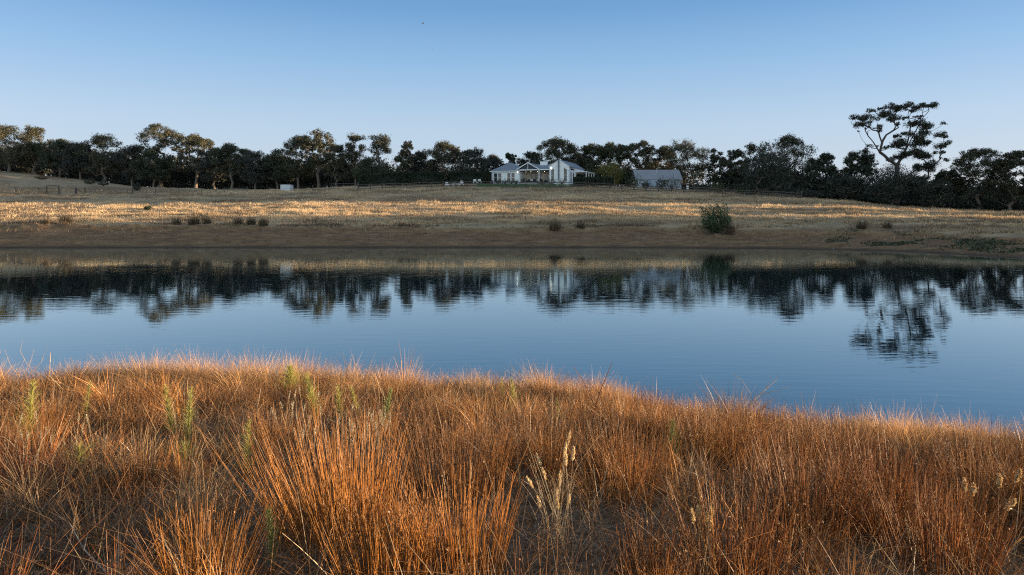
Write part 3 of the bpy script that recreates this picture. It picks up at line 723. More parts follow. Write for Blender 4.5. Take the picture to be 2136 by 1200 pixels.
# right wing roof
mb = MB(); mb.prism([(-4.62, 3.42), (-2.2, 4.98), (0.22, 3.42), (0.22, 3.30), (-2.2, 4.86), (-4.62, 3.30)], 'y', 0.012, 14.3); mb.build('roof', M_roof, house)
mb = MB(); mb.bar((-4.62, -0.03, 3.36), (-2.2, -0.03, 4.92), 0.05, 0.14); mb.bar((0.22, -0.03, 3.36), (-2.2, -0.03, 4.92), 0.05, 0.14); mb.build('barge_board', M_trim, house)
MB().box(-2.36, -2.1, -0.30, -0.06, 0.5, 5.3).build('flue_pipe', M_flue, house)
def window(pts, face, off, parent=house):
    """polygon window: frame stands 5 cm proud of the wall, glass 1 cm behind its front"""
    if face == 'front':
        cx = sum(p[0] for p in pts) / len(pts); cz = sum(p[1] for p in pts) / len(pts)
        big = [(cx + (p[0] - cx) * 1.10 , cz + (p[1] - cz) * 1.035) for p in pts]
        f = MB().prism(big, 'y', off - 0.04, off - 0.004).build('window', M_dark, parent)
        MB().prism(pts, 'y', off - 0.055, off - 0.041).build('pane', M_glass, f)
        mbar = MB().box(min(p[0] for p in pts), max(p[0] for p in pts), off - 0.07, off - 0.056, cz - 0.03, cz + 0.03).build('glazing_bar', M_trim, f)
    else:
        f = MB().prism([(p[0], p[1]) for p in pts], 'x', off + 0.004, off + 0.04).build('window', M_dark, parent)
        ys = [p[0] for p in pts]; zs = [p[1] for p in pts]
        MB().box(off + 0.041, off + 0.055, min(ys) + 0.05, max(ys) - 0.05, min(zs) + 0.05, max(zs) - 0.05).build('pane', M_glass, f)
for x in (-17.2, -16.2, -14.0, -13.0):
    window([(x - 0.32, 0.15), (x + 0.32, 0.15), (x + 0.32, 2.15), (x - 0.32, 2.15)], 'front', 0.0)
window([(-3.95, 0.35), (-3.4, 0.35), (-3.4, 2.95), (-3.95, 2.6)], 'front', 0.0)
window([(-1.05, 0.2), (-0.45, 0.2), (-0.45, 2.7), (-1.05, 3.1)], 'front', 0.0)
window([(-4.95, 0.1), (-4.55, 0.1), (-4.55, 1.6), (-4.95, 1.6)], 'front', 4.2)
for y in (1.6, 3.6): window([(y, 0.1), (y + 0.7, 0.1), (y + 0.7, 2.2), (y, 2.2)], 'side', 0.0)
window([(1.5, 2.75), (4.4, 2.75), (4.4, 3.1), (1.5, 3.1)], 'side', 0.0)
for x0, x1 in ((-10.0, -8.9), (-8.8, -7.7), (-6.8, -6.0)):
    d_ = MB().box(x0, x1, 4.15, 4.196, 0.02, 2.25).build('glass_door', M_dark, house)
    MB().box(x0 + 0.08, x1 - 0.08, 4.13, 4.148, 0.1, 2.17).build('pane', M_glass, d_)
for x, y, z in ((-11.9, -0.10, 2.45), (-4.0, -0.12, 3.15)):
    MB().lathe([(0.04, z - 0.1), (0.08, z - 0.05), (0.08, z + 0.05), (0.04, z + 0.1)], x, y, 8).build('wall_lamp', M_lamp, house)
for x in (-10.8, -9.6, -8.0, -6.4):
    MB().lathe([(0.05, 2.5), (0.05, 2.56)], x, 2.6, 8).build('ceiling_lamp', M_lamp, house)
# side verandah at the back of the right wing
MB().box(0.005, 2.6, 6.0, 14, 2.45, 2.6).build('verandah_roof', M_trim, house)
for y in (6.2, 8.8, 11.4, 13.8): MB().box(2.35, 2.5, y - 0.07, y + 0.07, -0.9, 2.45).build('post', M_trim, house)
MB().box(0.005, 0.06, 6.4, 13.6, 0.1, 2.2).build('glass_door', M_glass, house)
MB().box(-2.4, 0.6, -1.6, -0.9, -1.4, -0.55).build('garden_wall', M_white, house)

def hl(x, y, z):
    c, s = math.cos(rad(-20)), math.sin(rad(-20)); return (HX + c * x - s * y, HY + s * x + c * y, HZ + z)
sofa = empty('outdoor_sofa', hl(-8.6, 2.2, 0.0), rad(-20)); tag(sofa, 'dark outdoor sofa with pale cushions under the porch of the white house', 'sofa')
mb = MB(); mb.box(-1.6, 1.6, -0.4, 0.4, 0.12, 0.42); mb.box(-1.6, 1.6, 0.25, 0.4, 0.422, 0.85); mb.build('seat', M_cush, sofa)
for s in (-1, 1): MB().box(s * 1.72 - 0.115, s * 1.72 + 0.115, -0.4, 0.4, 0.12, 0.62).build('armrest', M_cush, sofa)
for x, y in ((-1.5, -0.3), (1.5, -0.3), (-1.5, 0.3), (1.5, 0.3)): MB().box(x - 0.04, x + 0.04, y - 0.04, y + 0.04, 0, 0.12).build('leg', M_dark, sofa)
for x in (-0.75, 0.8):
    MB().prism([(x - 0.34, 0.44), (x + 0.34, 0.44), (x + 0.3, 0.88), (x - 0.3, 0.88)], 'y', 0.0, 0.24).build('cushion', M_pale, sofa)

# ------------------------------------------------------------------ outbuilding, tank, metal shed
ob = empty('outbuilding', at(1375, 160), 0.0); obz = ob.location[2]; tag(ob, 'low grey roofed outbuilding with pale walls right of the house', 'shed')
hb = top_z(374, 160) - obz; hr = top_z(354.5, 163) - obz
MB().box(-4.7, 5.2, 0, 6.2, -0.8, hb + 0.05).build('wall', simple('pale_blue_grey_cladding', (0.42, 0.46, 0.52), 0.7, 0.08, 1.5), ob)
mb = MB(); mb.prism([(-0.5, hb - 0.02), (3.1, hr), (6.7, hb - 0.02), (6.7, hb - 0.14), (3.1, hr - 0.13), (-0.5, hb - 0.14)], 'x', -5.6, 5.4)
obr = mb.build('roof', M_roof2, ob)
MB().lathe([(0.06, hb + 0.9), (0.06, hr + 0.25)], -0.2, 1.7, 6).build('vent_pipe', M_zinc, obr)
d_ = MB().box(-3.5, -1.7, -0.06, -0.004, 0.0, hb - 0.5).build('door', M_doorblue, ob); MB().box(-1.95, -1.85, -0.12, -0.061, 0.9, 1.1).build('handle', M_dark, d_)
for x in (-5.2, -4.9): MB().box(x - 0.06, x + 0.06, -0.3, -0.18, -0.5, hb - 0.16).build('post', M_trim, ob)
window([(0.6, 0.9), (1.6, 0.9), (1.6, 1.7), (0.6, 1.7)], 'front', 0.0, ob)
tk = empty('water_tank', at(1364, 157)); tag(tk, 'round blue grey water tank against the outbuilding wall', 'tank')
MB().lathe([(0.85, -0.2), (0.85, 1.75), (0.8, 1.82), (0.1, 2.0)], 0, 0, 18).build('tank_body', M_doorblue, tk, True)
MB().lathe([(0.22, 1.94), (0.22, 2.1)], 0, 0, 10).build('lid', M_dark, tk)
sh = empty('metal_shed', at(596.5, 141)); tag(sh, 'small galvanised metal shed standing alone in front of the left wood', 'shed')
MB().box(-1.15, 1.0, 0, 1.7, -0.15, 1.28).build('wall', M_zinc, sh)
mb = MB(); mb.prism([(-1.25, 1.40), (1.1, 1.285), (1.1, 1.335), (-1.25, 1.45)], 'y', -0.1, 1.8); mb.build('roof', M_zinc, sh)
d_ = MB().box(1.004, 1.03, 0.4, 1.2, 0, 1.15).build('door', M_trim, sh); MB().box(1.031, 1.06, 0.5, 0.55, 0.5, 0.65).build('handle', M_dark, d_)
wb = empty('white_post', at(1434, 138)); tag(wb, 'short white box on a post behind the fence right of the outbuilding', 'post')
MB().box(-0.2, 0.2, -0.15, 0.15, 0.5, 1.25).build('box', M_trim, wb); MB().box(-0.05, 0.05, -0.05, 0.05, -0.2, 0.5).build('post', M_wood2, wb)

# ------------------------------------------------------------------ hedges and garden shrubs
def hedge(p0, p1, D0, D1, py_top, depth, label, seed, py_top1=None):
    rng = np.random.default_rng(seed)
    a = np.array(at(p0, D0)); b = np.array(at(p1, D1)); e = b - a; L_ = np.hypot(e[0], e[1]); ux = e[:2] / L_; nrm = np.array([-ux[1], ux[0]])
    zt0 = top_z(py_top, D0); zt1 = top_z(py_top1 or py_top, D1)
    n = int(L_ * 620); t = rng.uniform(0, 1, n); s = rng.uniform(0, 1, n); q = rng.uniform(0, 1, n)
    face = rng.integers(0, 10, n)
    q = np.where(face < 6, rng.uniform(-0.06, 0.06, n), q)                      # front
    s = np.where((face >= 6) & (face < 9), 1 + rng.normal(0, 0.02, n), s)        # top
    t = np.where(face == 9, np.where(rng.random(n) < 0.5, 0, 1) + rng.normal(0, 0.004, n), t)
    xy = a[:2] + e[:2] * t[:, None] + nrm * (q * depth)[:, None]
    g = a[2] + (b[2] - a[2]) * t; top = zt0 + (zt1 - zt0) * t + (fbm(t * L_ * 0.5, t * 0, seed) - 0.5) * 0.16
    z = g - 0.2 + (top - g + 0.2) * s
    P = np.stack([xy[:, 0], xy[:, 1], z], -1) + rng.normal(0, 0.05, (n, 3))
    lv, lf = leaf_quads(P, 0.24, 0.14, 0.2, rng)
    T = np.array([[0.020, 0.034, 0.014]]) * rng.uniform(0.6, 1.5, (n, 1))
    i0, i1, d0, d1 = 0.004, 0.996, 0.08, depth - 0.08
    c = [a[:2] + e[:2] * tt + nrm * dd for tt, dd in ((i0, d0), (i1, d0), (i1, d1), (i0, d1))]
    cv = [(p[0], p[1], zz) for zz in (0, 1) for p in c]
    cv = np.array([(p[0], p[1], (a[2] if k in (0, 3) else b[2]) - 0.4 if zz == 0 else (zt0 if k in (0, 3) else zt1) - 0.18) for zz in (0, 1) for k, p in enumerate(c)])
    cf = np.array([(0,3,2,1),(4,5,6,7),(0,1,5,4),(1,2,6,5),(2,3,7,6),(3,0,4,7)])
    V_, F_, T_ = merge([(lv, lf, rep(T, 4)), (cv, cf, np.tile(np.array([[0.016, 0.026, 0.012]]), (8, 1)))])
    o = link(bpy.data.objects.new('hedge', fast_mesh('hedge', V_, F_, M_leaf, T_))); tag(o, label, 'hedge', 'clipped hedges beside the house')
hedge(749, 849, 149, 150, 365, 1.6, 'clipped dark hedge at the left end, its top sloping down to the left', 21, 360)
hedge(851, 929, 150, 151, 360, 1.6, 'clipped dark hedge in the middle, left of the narrow gap', 22)
hedge(938, 1022, 152, 154, 359, 1.6, 'clipped dark hedge joining the left wall of the white house', 23)
hedge(1200, 1280, 146, 148, 370.5, 1.4, 'low clipped hedge right of the house gable', 24)

def shrub(loc, w, h, label, col, seed, group=None, n=700, leaf=0.16, name='garden_shrub', cat='shrub', twig=True):
    rng = np.random.default_rng(seed)
    P = rng.normal(size=(n, 3)); P /= np.linalg.norm(P, axis=1)[:, None]; P *= (rng.uniform(0.15, 1, n) ** 0.4)[:, None]
    P[:, 2] = 0.52 + 0.48 * P[:, 2]
    lump = 1 + 0.30 * np.sin(P[:, 0] * 5 + seed) * np.cos(P[:, 1] * 4 + P[:, 2] * 6) + 0.14 * np.sin(P[:, 2] * 13 + P[:, 0] * 9 + seed)
    P = P * np.array([w, w, h]) * lump[:, None]
    lv, lf = leaf_quads(P, leaf, leaf * 0.5, 0.0, rng)
    T = np.array(col)[None, :] * rng.uniform(0.6, 1.5, (n, 1))
    e = empty(name, loc); tag(e, label, cat, group)
    mb = MB()
    for _ in range(7):
        a = rng.uniform(0, 6.28); mb.tube([(0, 0, -0.1), (math.cos(a) * w * 0.25, math.sin(a) * w * 0.25, h * 0.35), (math.cos(a) * w * 0.6, math.sin(a) * w * 0.6, h * 0.8)], [0.03 * h + 0.01, 0.02 * h + 0.006, 0.006], 4)
    mb.build('stem', M_bark, e)
    link(bpy.data.objects.new('foliage', fast_mesh('foliage', lv, lf, M_leaf, rep(np.clip(T, 0, 1), 4))), e)
    return e
GS = 'rounded shrubs along the front of the house'
for i, (x, y, w, h, lab) in enumerate([
    (-17.9, -0.9, 0.5, 0.7, 'small clipped shrub at the left front corner of the house'),
    (-16.2, -0.9, 0.9, 0.75, 'shrub below the left pair of house windows'),
    (-14.6, -0.9, 0.7, 0.8, 'wider shrub between the two pairs of house windows'),
    (-13.1, -0.9, 0.85, 0.7, 'shrub below the right pair of house windows'),
    (-11.9, -0.8, 0.4, 0.6, 'smallest shrub beside the left porch post'),
    (-10.9, 1.2, 0.6, 1.15, 'ball shaped pot shrub inside the left end of the porch'),
    (-6.0, -0.8, 1.2, 0.75, 'low shrub right of the slim porch post'),
    (-3.6, -0.9, 1.0, 0.7, 'low shrub below the left slanted gable window'),
    (-1.4, -0.9, 1.1, 0.7, 'low shrub at the foot of the gable below the flue pipe')]):
    p = hl(x, y, 0); z = HZ if y > 0 else tz(p[0], p[1])
    h2 = h + (HZ - z) if y < 0 else h
    shrub((p[0], p[1], z), w, max(h2, h), lab, (0.03, 0.045, 0.025), 700 + i, GS, 420, 0.14)
for i, (px, D, w, h, col, lab) in enumerate([
    (1322, 150, 1.9, 2.6, (0.04, 0.06, 0.02), 'green bush at the left end of the outbuilding'),
    (1346, 148, 0.9, 1.5, (0.05, 0.065, 0.03), 'small pale bush in front of the outbuilding door'),
    (1380, 147, 1.3, 2.4, (0.035, 0.045, 0.03), 'dark bush before the middle of the outbuilding'),
    (1402, 145, 2.0, 2.6, (0.03, 0.042, 0.02), 'wide dark bush covering the right end of the outbuilding'),
    (1452, 143, 2.2, 2.4, (0.028, 0.036, 0.022), 'dark bush right of the white box on its post'),
    (1497, 139, 1.9, 1.9, (0.06, 0.08, 0.022), 'yellow green bush behind the fence left of the round tree'),
    (1545, 135, 1.4, 1.5, (0.06, 0.075, 0.022), 'yellow green bush at the left foot of the round tree'),
    (1566, 132, 1.3, 1.7, (0.055, 0.07, 0.022), 'yellow green bush before the middle of the round tree'),
    (1668, 130, 1.5, 2.2, (0.04, 0.05, 0.035), 'grey green bush by the end post of the rail fence'),
    (285, 150, 0.9, 1.7, (0.03, 0.035, 0.02), 'lone dark bush on the pasture below the tallest left tree'),
    (187, 176, 1.5, 1.5, (0.035, 0.036, 0.026), 'dark bush high on the left slope near the trees'),
    (216, 172, 1.4, 1.3, (0.05, 0.055, 0.05), 'grey bush on the left slope, right of a darker one'),
    (88, 178, 1.6, 1.0, (0.04, 0.04, 0.028), 'flat bush highest on the left slope'),
    (308, 105, 0.45, 0.55, (0.03, 0.045, 0.02), 'tiny spiky bush alone on the left pasture')]):
    shrub(at(px, D), w, h, lab, col, 740 + i, None, 1100, 0.2, name='bush', cat='bush')
bush = shrub(at(1493, 73.5), 1.5, 2.75, 'leafy green bush alone on the far bank by the waterline', (0.075, 0.105, 0.042), 790, None, 9500, 0.15, name='bank_bush', cat='bush')
shrub(at(1522, 72.5), 0.65, 0.95, 'low rust brown bush touching the lone green bank bush', (0.10, 0.055, 0.03), 791, None, 900, 0.12, name='bank_bush', cat='bush')

# ------------------------------------------------------------------ fences, gate, garden furniture, pipe
def path_points(pts, step):
    W_ = [np.array(at(p, d)[:2]) for p, d in pts]; out = []; carry = 0.0
    for a, b in zip(W_[:-1], W_[1:]):
        L_ = np.linalg.norm(b - a); t = carry
        while t < L_: out.append(a + (b - a) * t / L_); t += step
        carry = t - L_
    out.append(W_[-1]); return out
pts = path_points([(747, 138), (900, 140.5), (1000, 141.5), (1100, 141.5), (1200, 140.5), (1300, 138), (1400, 135), (1500, 131), (1600, 127), (1672, 124)], 2.45)
fe = empty('rail_fence', (pts[0][0], pts[0][1], tz(*pts[0]))); tag(fe, 'dark post and rail timber fence running along the crest of the field', 'fence')
ox, oy, oz = fe.location; zs = [tz(*p) for p in pts]
for i, (p, z) in enumerate(zip(pts, zs)):
    h = 1.55 if i in (0, len(pts) - 1) else 1.2; w = 0.13 if i in (0, len(pts) - 1) else 0.085
    MB().box(p[0] - ox - w, p[0] - ox + w, p[1] - oy - 0.06, p[1] - oy + 0.06, z - oz - 0.4, z - oz + h).build('post', M_wood, fe)
for hh in (0.3, 0.68, 1.06):
    mb = MB()
    for (p, z), (q, w) in zip(zip(pts[:-1], zs[:-1]), zip(pts[1:], zs[1:])):
        mb.bar((p[0] - ox, p[1] - oy - 0.085, z - oz + hh), (q[0] - ox, q[1] - oy - 0.085, w - oz + hh), 0.045, 0.14)
    mb.build('rail', M_wood, fe)
pts = path_points([(-60, 134), (125, 134), (300, 136), (500, 138), (682, 138.5)], 4.4)
wf = empty('wire_fence', (pts[0][0], pts[0][1], tz(*pts[0]))); tag(wf, 'thin wire fence with dark posts across the left pasture', 'fence')
ox, oy, oz = wf.location; rg = random.Random(4); tops = []
for p in pts:
    z = tz(*p); h = rg.choice([1.05, 1.15, 1.3]); w = rg.choice([0.035, 0.05, 0.075])
    MB().box(p[0] - ox - w, p[0] - ox + w, p[1] - oy - w, p[1] - oy + w, z - oz - 0.3, z - oz + h).build('post', M_wood, wf); tops.append((p[0] - ox, p[1] - oy, z - oz))
for hh in (0.3, 0.6, 0.95):
    mb = MB()
    for a, b in zip(tops[:-1], tops[1:]): mb.bar((a[0], a[1], a[2] + hh), (b[0], b[1], b[2] + hh), 0.014)
    mb.build('wire', M_dark, wf)
gt = empty('gate_frame', at(110, 133.2)); tag(gt, 'dark square gateway frame in the wire fence at the left', 'gate')
for s in (-1, 1): MB().box(s * 1.2 - 0.09, s * 1.2 + 0.09, -0.09, 0.09, -0.4, 1.5).build('post', M_wood, gt)
MB().box(-1.29, 1.29, -0.07, 0.07, 1.502, 1.66).build('crossbar', M_wood, gt)
st = empty('strainer_post', at(158, 134)); tag(st, 'leaning brace and thick strainer post right of the gateway frame', 'post')
MB().box(-0.12, 0.12, -0.12, 0.12, -0.4, 1.3).build('post', M_wood, st); MB().bar((0.12, 0, 1.0), (1.7, 0.1, 0.1), 0.11).build('brace', M_wood, st)
wp = empty('white_post', at(682.5, 136)); tag(wp, 'pale weathered post standing alone right of the metal shed', 'post')
MB().box(-0.09, 0.09, -0.09, 0.09, -0.3, 1.15).build('post', M_wood2, wp); MB().box(-0.11, 0.11, -0.11, 0.11, 1.152, 1.2).build('cap', M_wood2, wp)
mg = empty('mesh_gate', at(716, 140)); tag(mg, 'dark wire mesh farm gate between the pale post and the rail fence', 'gate')
mb = MB(); mb.bar((-2.4, 0, 0.15), (2.4, 0, 0.15), 0.06); mb.bar((-2.4, 0, 1.25), (2.4, 0, 1.25), 0.06)
for x in (-2.4, 0, 2.4): mb.bar((x, 0.0, 0.12), (x, 0.0, 1.28), 0.055)
mb.build('frame', M_dark, mg)
mb = MB()
for k in range(1, 24): mb.bar((-2.4 + k * 0.2, 0, 0.15), (-2.4 + k * 0.2, 0, 1.25), 0.015)
mb.build('mesh', M_dark, mg)

def chair(loc, rz, label):
    e = empty('garden_chair', loc, rz, 0.82); tag(e, label, 'chair', 'white chairs on the lawn')
    MB().box(-0.36, 0.36, -0.32, 0.3, 0.36, 0.42).build('seat', M_trim, e)
    MB().prism([(0.3, 0.38), (0.36, 0.38), (0.55, 1.15), (0.49, 1.15)], 'x', -0.36, 0.36).build('backrest', M_trim, e)
    for s in (-1, 1):
        MB().box(s * 0.45 - 0.07, s * 0.45 + 0.07, -0.4, 0.36, 0.6, 0.66).build('armrest', M_trim, e)
        for y in (-0.35, 0.25): MB().box(s * 0.45 - 0.045, s * 0.45 + 0.045, y - 0.05, y + 0.05, -0.1, 0.598).build('leg', M_trim, e)
chair(at(933, 145), rad(170), 'white garden chair alone below the gap between the hedges')
chair(at(963.5, 147), rad(180), 'white garden chair at the right end of the white table')
chair(at(991, 149.5), rad(175), 'white garden chair near the hedge, left one of two')
chair(at(1000, 150.0), rad(185), 'white garden chair nearest the house, right one of two')
tb = empty('garden_table', at(952, 145.5)); tag(tb, 'long white garden table before the dark hedge', 'table')
MB().box(-0.85, 0.85, -0.4, 0.4, 0.68, 0.75).build('tabletop', M_trim, tb)
for x in (-0.75, 0.75):
    for y in (-0.32, 0.32): MB().box(x - 0.05, x + 0.05, y - 0.05, y + 0.05, -0.1, 0.678).build('leg', M_trim, tb)
bn = empty('garden_bench', at(952, 144.3)); tag(bn, 'white backless bench in front of the long white table', 'bench')
MB().box(-0.8, 0.8, -0.17, 0.17, 0.4, 0.46).build('seat', M_trim, bn)
for x in (-0.65, 0.65): MB().box(x - 0.05, x + 0.05, -0.15, 0.15, -0.1, 0.398).build('leg', M_trim, bn)
pl = [np.array(at(p, d)) + np.array([0, 0, 0.07]) for p, d in ((790, 79.5), (806, 79.2), (825, 78.6), (850, 78.2), (880, 77.8), (915, 77.6))]
o = MB().tube([p for p in pl], 0.065, 6).build('pipe', M_pipe); tag(o, 'thin black water pipe lying along the top of the far bank', 'pipe')

for i, (px, py, lab) in enumerate(((882, 49, 'small dark bird high in the sky, the darker and higher of two'), (903, 103, 'tiny bird in the sky, lower and fainter of two'))):
    D = 60.0 if i == 0 else 110.0; e = empty('bird', ((px - CX) / F_PX * D, D, top_z(py, D)), 0.6 + i); tag(e, lab, 'bird', 'birds in flight')
    mb = MB(); mb.lathe([(0.005, -0.11), (0.03, -0.05), (0.035, 0.02), (0.02, 0.08), (0.004, 0.11)], 0, 0, 8)
    mb.v = [(p[2], p[1], p[0]) for p in mb.v]
    b = mb.build('body', M_bird, e)
    for s in (-1, 1):
        MB().add([(0.05, s * 0.03, 0), (-0.04, s * 0.03, 0), (-0.05, s * 0.17, 0.06), (0.02, s * 0.14, 0.07), (0.05, s * 0.03, 0.008), (-0.04, s * 0.03, 0.008), (-0.05, s * 0.17, 0.066), (0.02, s * 0.14, 0.078)],
                 [(0,1,2,3),(7,6,5,4),(0,4,5,1),(1,5,6,2),(2,6,7,3),(3,7,4,0)]).build('wing', M_bird, e)

# ------------------------------------------------------------------ far pasture grass and bank tussocks
n = 1500000
py_ = R.uniform(66, 150, n) ** 1.0; px_ = R.uniform(-0.80, 0.80, n) * py_
sd = bank_sd(px_, py_)
dens = sstep(9.2, 10.6, sd) * (0.12 + 0.88 * sstep(0.34, 0.62, fbm(px_ * 0.22, py_ * 0.5, 61, 4)))
dens *= 1 - 0.8 * sstep(0.56, 0.68, fbm(px_ * 0.07, py_ * 0.16, 41))
dens = np.maximum(dens, 0.05 * sstep(2.5, 5, sd) * sstep(0.45, 0.65, fbm(px_ * 0.3, py_ * 0.6, 19)))
dens *= 1 - lawn_mask(px_, py_)
k = R.random(n) < dens * (0.55 + 0.45 * sstep(120, 85, py_))
x, y = px_[k], py_[k]; n = len(x); pa = fbm(x * 0.22, y * 0.5, 61, 4)
h = R.uniform(0.14, 0.32, n) * (0.6 + 0.9 * sstep(0.35, 0.75, pa)) * (0.6 + 0.8 * sstep(0.4, 0.65, fbm(x * 1.1, y * 0.9, 223, 2))); w = R.uniform(0.03, 0.07, n)
root = np.stack([x, y, terrain(x, y) - 0.02], -1)
V_, F_, kk = ribbons(root, h, w, R.uniform(0, 6.28, n), R.uniform(0, 0.35, n), R.uniform(0, 0.4, n), 1, 0.1)
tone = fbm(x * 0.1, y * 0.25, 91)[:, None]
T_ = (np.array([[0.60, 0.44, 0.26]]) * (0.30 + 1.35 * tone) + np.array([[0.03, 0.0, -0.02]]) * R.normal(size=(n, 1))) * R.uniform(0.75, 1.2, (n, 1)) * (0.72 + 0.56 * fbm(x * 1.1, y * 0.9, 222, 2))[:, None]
weedy = sstep(0.52, 0.66, fbm(x * 0.13, y * 0.42, 97, 4)); br = R.random(n) < 0.06 + 0.62 * weedy; T_[br] = np.array([[0.20, 0.125, 0.075]]) * R.uniform(0.6, 1.5, (br.sum(), 1)); fringe = R.random(n) < 0.7 * sstep(12.0, 10.0, bank_sd(x, y)); T_[fringe] *= np.array([0.45, 0.42, 0.42])
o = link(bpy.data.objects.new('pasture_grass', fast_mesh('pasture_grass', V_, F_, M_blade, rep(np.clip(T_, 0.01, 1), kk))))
tag(o, 'short dry straw coloured grass covering the field between pond and fence', 'grass', None, 'stuff')
# green ground cover low on the right bank
n = 26000; y = R.uniform(55, 78, n); x = R.uniform(0.46, 0.80, n) * y; s_ = y - far_shore(x, y)
k = (R.random(n) < sstep(0.46, 0.58, fbm(x * 0.25, y * 0.5, 15)) * sstep(1.5, 3, s_) * sstep(11, 8, s_))
x, y = x[k], y[k]; n = len(x)
P = np.stack([x, y, terrain(x, y) + R.uniform(0.0, 0.14, n)], -1)
lv, lf = leaf_quads(P, 0.22, 0.12, 0.0)
T_ = np.array([[0.045, 0.065, 0.028]]) * R.uniform(0.6, 1.5, (n, 1))
o = link(bpy.data.objects.new('ground_cover', fast_mesh('ground_cover', lv, lf, M_leaf, rep(T_, 4)))); tag(o, 'patchy low green weeds on the right part of the far bank', 'weeds', None, 'stuff')

# stones and clods on the bare mud
n = 9000; y = R.uniform(50, 80, n); x = R.uniform(-0.8, 0.8, n) * y; bs = bank_sd(x, y); k = (bs > 0.8) & (bs < 9.5); x, y = x[k], y[k]; n = len(x)
r_ = R.uniform(0.02, 0.075, n) * np.where(R.random(n) < 0.04, 1.9, 1); c_ = np.stack([x, y, terrain(x, y) + r_ * 0.25], -1)
oct_ = np.array([[1, 0, 0], [0, 1, 0], [-1, 0, 0], [0, -1, 0], [0, 0, 0.8], [0, 0, -0.6]], float)
V_ = (c_[:, None, :] + oct_[None] * r_[:, None, None] * R.uniform(0.6, 1.3, (n, 6, 1))).reshape(-1, 3)
F_ = (np.arange(n)[:, None, None] * 6 + np.array([[0, 1, 4], [1, 2, 4], [2, 3, 4], [3, 0, 4], [1, 0, 5], [2, 1, 5], [3, 2, 5], [0, 3, 5]])[None]).reshape(-1, 3)
T_ = np.array([[0.26, 0.19, 0.13]]) * R.uniform(0.35, 1.4, (n, 1)); lt = R.random(n) < 0.06; T_[lt] = np.array([0.5, 0.46, 0.4])
o = link(bpy.data.objects.new('gravel', fast_mesh('gravel', V_, F_, M_blade, rep(T_, 6)))); tag(o, 'scattered stones and clods on the bare mud of the far bank', 'gravel', None, 'stuff')

def tussock_mesh(n, r, h, w, cols, seed, spread=0.55, curve=0.35, segs=3):
    rng = np.random.default_rng(seed)
    q = rng.uniform(0, 1, n) ** 0.6 * r; a = rng.uniform(0, 6.283, n)
    root = np.stack([np.cos(a) * q, np.sin(a) * q, np.full(n, -0.03)], -1)
    az = np.pi / 2 - a + rng.normal(0, 0.5, n); lean = spread * q / r * rng.uniform(0.3, 1.1, n); cv = curve * rng.uniform(0, 1, n)
    V_, F_, k = ribbons(root, h * rng.uniform(0.3, 1.0, n) * (1 - 0.45 * (q / r) ** 2), w * rng.uniform(0.7, 1.2, n), az, lean, cv, segs)
    c = np.array(cols)[rng.integers(0, len(cols), n)] * rng.uniform(0.7, 1.25, (n, 1))
    return fast_mesh('tussock', V_, F_, M_blade, rep(c, k))
TB = 'dark grass tussocks along the top of the far bank'
tus = [tussock_mesh(300, 0.45, 1.15, 0.03, [(0.10, 0.075, 0.042), (0.18, 0.11, 0.06), (0.08, 0.07, 0.042)], 40 + k, 0.5, 0.4) for k in range(3)]
for i, (px, D, s, lab) in enumerate([
    (137, 77.5, 1.25, 'brown grass tussock on the far bank nearest the left edge'),
    (96, 76.5, 0.7, 'low dark tussock left of the brown one on the far bank'),
    (368, 77.5, 0.85, 'small tussock, left one of three close together on the far bank'),
    (405, 77.5, 1.2, 'largest tussock, middle one of three close together on the far bank'),
    (431, 77.2, 0.95, 'tussock, right one of three close together on the far bank'),
    (498, 77.6, 0.9, 'narrow dark tussock left of a pair on the far bank'),
    (524, 77.4, 1.0, 'tussock, left one of a pair below the field strip'),
    (549, 76.6, 1.0, 'tussock, right one of a pair below the field strip'),
    (1158, 76.2, 1.15, 'brown tussock on the far bank below the house gable'),
    (1212, 76.4, 0.85, 'smaller tussock on the far bank right of the brown one below the gable'),
    (1797, 73, 1.0, 'brown tussock on the right part of the far bank'),
    (1851, 73, 0.8, 'pale low tussock on the right part of the far bank')]):
    o = link(bpy.data.objects.new('bank_tussock', tus[i % 3])); o.location = at(px, D); o.scale = (s * 1.05, s * 1.05, s * 1.3); o.rotation_euler = (0, 0, i * 1.3)
    tag(o, lab, 'tussock', TB)

# ------------------------------------------------------------------ foreground grass
def in_front(n, ylo, yhi, ext=5.0):
    y = R.uniform(ylo, yhi, n); x = R.uniform(-13, 18, n)
    d = near_d(x, y)
    k = (d > 0.1) & (x > -0.92 * y - 1.2) & (x < 0.92 * y + ext)
    return x[k], y[k], d[k]
# 1. fine wispy rust brown grass over the whole bank top
x, y, d = in_front(760000, 1.2, 12.4)
pn = fbm(x * 0.8, y * 0.9, 71, 4); px = CX + F_PX * x / y
bare = sstep(0.56, 0.70, fbm(x * 1.3 + 3, y * 1.6, 82, 3)) * sstep(7.0, 4.5, y) * sstep(420, 560, px)
den = np.where((px < 480) & (y < 5.4), 2.2, np.where(px < 480, 1.25, 1.0)) * (0.42 + 0.58 * sstep(0.35, 0.6, pn)) * (0.55 + 0.45 * sstep(0.40, 0.58, fbm(x * 2.1, y * 2.1, 303, 2))) * (1 - 0.9 * bare) * np.where(y < 4.5, np.where(px < 480, 0.9, 0.34), 1)
k = R.random(len(x)) < den * 0.9
x, y, d, pn, px = x[k], y[k], d[k], pn[k], px[k]; n = len(x)
tus_ = sstep(0.42, 0.62, fbm(x * 2.1, y * 2.1, 303, 2)); h = R.uniform(0.12, 0.30, n) * (0.45 + 0.8 * pn) * (0.62 + 0.75 * tus_); h *= 1 + 0.35 * sstep(2.5, 1.0, d); h *= 1 + 0.45 * sstep(560, 380, px) * sstep(5.6, 4.6, y)
